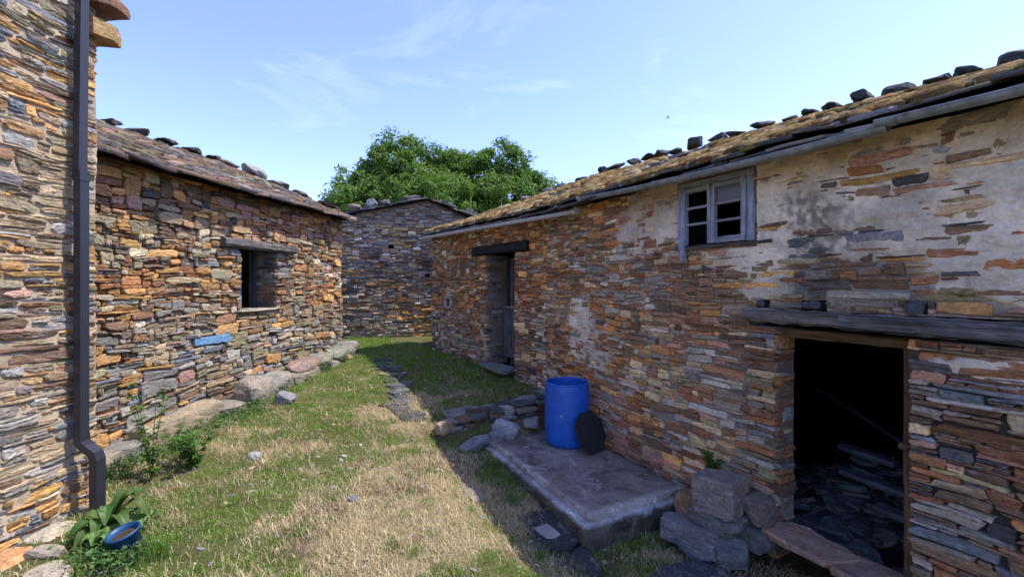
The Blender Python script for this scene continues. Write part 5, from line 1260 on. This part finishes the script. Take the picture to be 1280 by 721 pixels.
x, y, nn, uu = visible_pts(500000, -6, 4, 1.7, 13.5)
gf = green_f(x, y); cl_ = fbm(x*7, y*7, 151, 3)
k = (rs.uniform(0, 1, len(x)) < (gf*.9+.10)*ss(.34, .56, cl_+gf*.12)); bare = (nn > 2.45) & (uu < 2.75)
k &= ~(bare & (rs.uniform(0, 1, len(x)) < .8))
x, y = x[k], y[k]; gf = gf[k]; cl_ = cl_[k]; n = len(x)
far = ss(5, 11, y)
h = rs.uniform(.015, .055, n)*(.6+1.3*ss(.45, .72, cl_)); wd = rs.uniform(.0022, .0045, n)*(1+.9*far)
c0 = np.array([[.095, .19, .022], [.15, .26, .035], [.21, .30, .055], [.30, .29, .12]]); C = 1.15*c0[rs.choice(4, n, p=[.4, .35, .17, .08])]*np.exp(rs.normal(0, .2, (n, 1)))
g = Geo(); blades(g, x, y, h, wd, rs.uniform(.15, .95, n), C); tag(g.build('grass', M_GRASS), 'short patchy green grass covering the court', 'grass', kind='stuff')
ng = n
x, y, nn, uu = visible_pts(400000, -6, 4, 1.7, 12)
gf = green_f(x, y); k = rs.uniform(0, 1, len(x)) < (1-gf*.75)*(1-.7*ss(6.0, 8.5, y))*(.25+.9*ss(.35, .6, fbm(x*4, y*4, 171, 3))); x, y = x[k], y[k]; n = len(x)
C = 1.15*np.array([[.50, .41, .24], [.38, .30, .17], [.66, .57, .38], [.22, .16, .09]])[rs.choice(4, n, p=[.4, .28, .2, .12])]*np.exp(rs.normal(0, .15, (n, 1)))
g = Geo(); blades(g, x, y, rs.uniform(.03, .12, n), rs.uniform(.0014, .0036, n)*(1+.8*ss(5, 10, y)), rs.uniform(.93, .997, n), C, .9); tag(g.build('straw', M_STRAW), 'matted dry straw-coloured grass lying over the court', 'dry grass', kind='stuff')
# taller tufts (countable ones)
tf = [(-2.55, 3.30, .26, 90, 'tallest tuft of long grass right beside the blue pot'), (-3.05, 3.15, .15, 90, 'dense tuft of grass in front of the broad-leaved plant'), (-.33, 5.02, .12, 60, 'bright grass tuft alone in the straw, left of the platform'),
      (-.02, 5.2, .12, 70, 'bright tuft beside the lone one, close to the platform edge'), (.0, 4.75, .16, 110, 'long grass tuft against the left edge of the platform'), (.22, 3.72, .14, 80, 'grass tuft at the front corner of the platform below the dark slates'), (-.9, 3.4, .10, 70, 'low green tuft at the bottom centre of the court'), (-.18, 5.55, .15, 100, 'shaded grass tuft at the far left corner of the platform')]
for (tx, ty_, h_, n_, lab) in tf:
    a = rs.uniform(0, 6.28, n_); r2 = np.abs(rs.normal(0, .07, n_)); x = r2*np.cos(a); y = r2*np.sin(a); g = Geo()
    C = np.array([.10, .19, .03])*np.exp(rs.normal(0, .25, (n_, 1)))
    gx = x+tx; gy_ = y+ty_; blades(g, gx, gy_, rs.uniform(.5, 1, n_)*h_, rs.uniform(.003, .006, n_), rs.uniform(.1, .7, n_), C)
    z0 = gz(tx, ty_); g.V = [v-np.array([tx, ty_, z0]) for v in g.V]; o = g.build('grass_tuft', M_GRASS); o.location = (tx, ty_, z0); tag(o, lab, 'grass tuft', 'taller grass tufts in the court')
# tiny stone litter
S = 500; x, y, nn, uu = visible_pts(S, -4, 3, 2.6, 9); S = len(x); g = Geo(); an = rs.uniform(0, 6.28, S); T = np.stack([np.cos(an), np.sin(an), rs.normal(0, .2, S)], 1); T /= np.linalg.norm(T, axis=1)[:, None]; U = np.cross(np.array([0,0,1.]), T); U /= np.linalg.norm(U, axis=1)[:, None]
slab_stones(g, np.stack([x, y, ground_z(x, y)+.003], 1), T, U, np.cross(T, U), rs.uniform(.008, .035, S), rs.uniform(.008, .025, S), rs.uniform(.006, .02, S), pick(dict(grey=3, pale=2, tan=2, blue=1), S), n=7)
tag(g.build('gravel', M_STONE), 'scattered small stone chips in the turf', 'gravel', kind='stuff')
# bird, a speck in the sky
bd = Geo(); tube(bd, [(-.09, 0, 0), (-.05, 0, .0), (0, 0, .0), (.06, 0, .0), (.11, 0, 0)], [.004, .022, .028, .018, .003], 8)
o = bd.build('bird', M_DARK, smooth=True); o.location = (8.9, 26.0, 11.5); tag(o, 'tiny dark bird gliding high in the sky above the long roof', 'bird')
for s_ in (1, -1):
    g = Geo(); g.add([[.04, 0, .01], [-.02, 0, .012], [-.04, s_*.16, .05], [.0, s_*.16, .05], [-.06, s_*.30, .02]], [np.array([[0, 1, 2, 3]]), np.array([[3, 2, 4]])]); g.add([[.04, 0, .004], [-.02, 0, .006], [-.04, s_*.16, .044], [.0, s_*.16, .044], [-.06, s_*.30, .018]], [np.array([[0, 1, 2, 3]]), np.array([[3, 2, 4]])]); g.build('wing', M_DARK, o)
print('grass', ng)
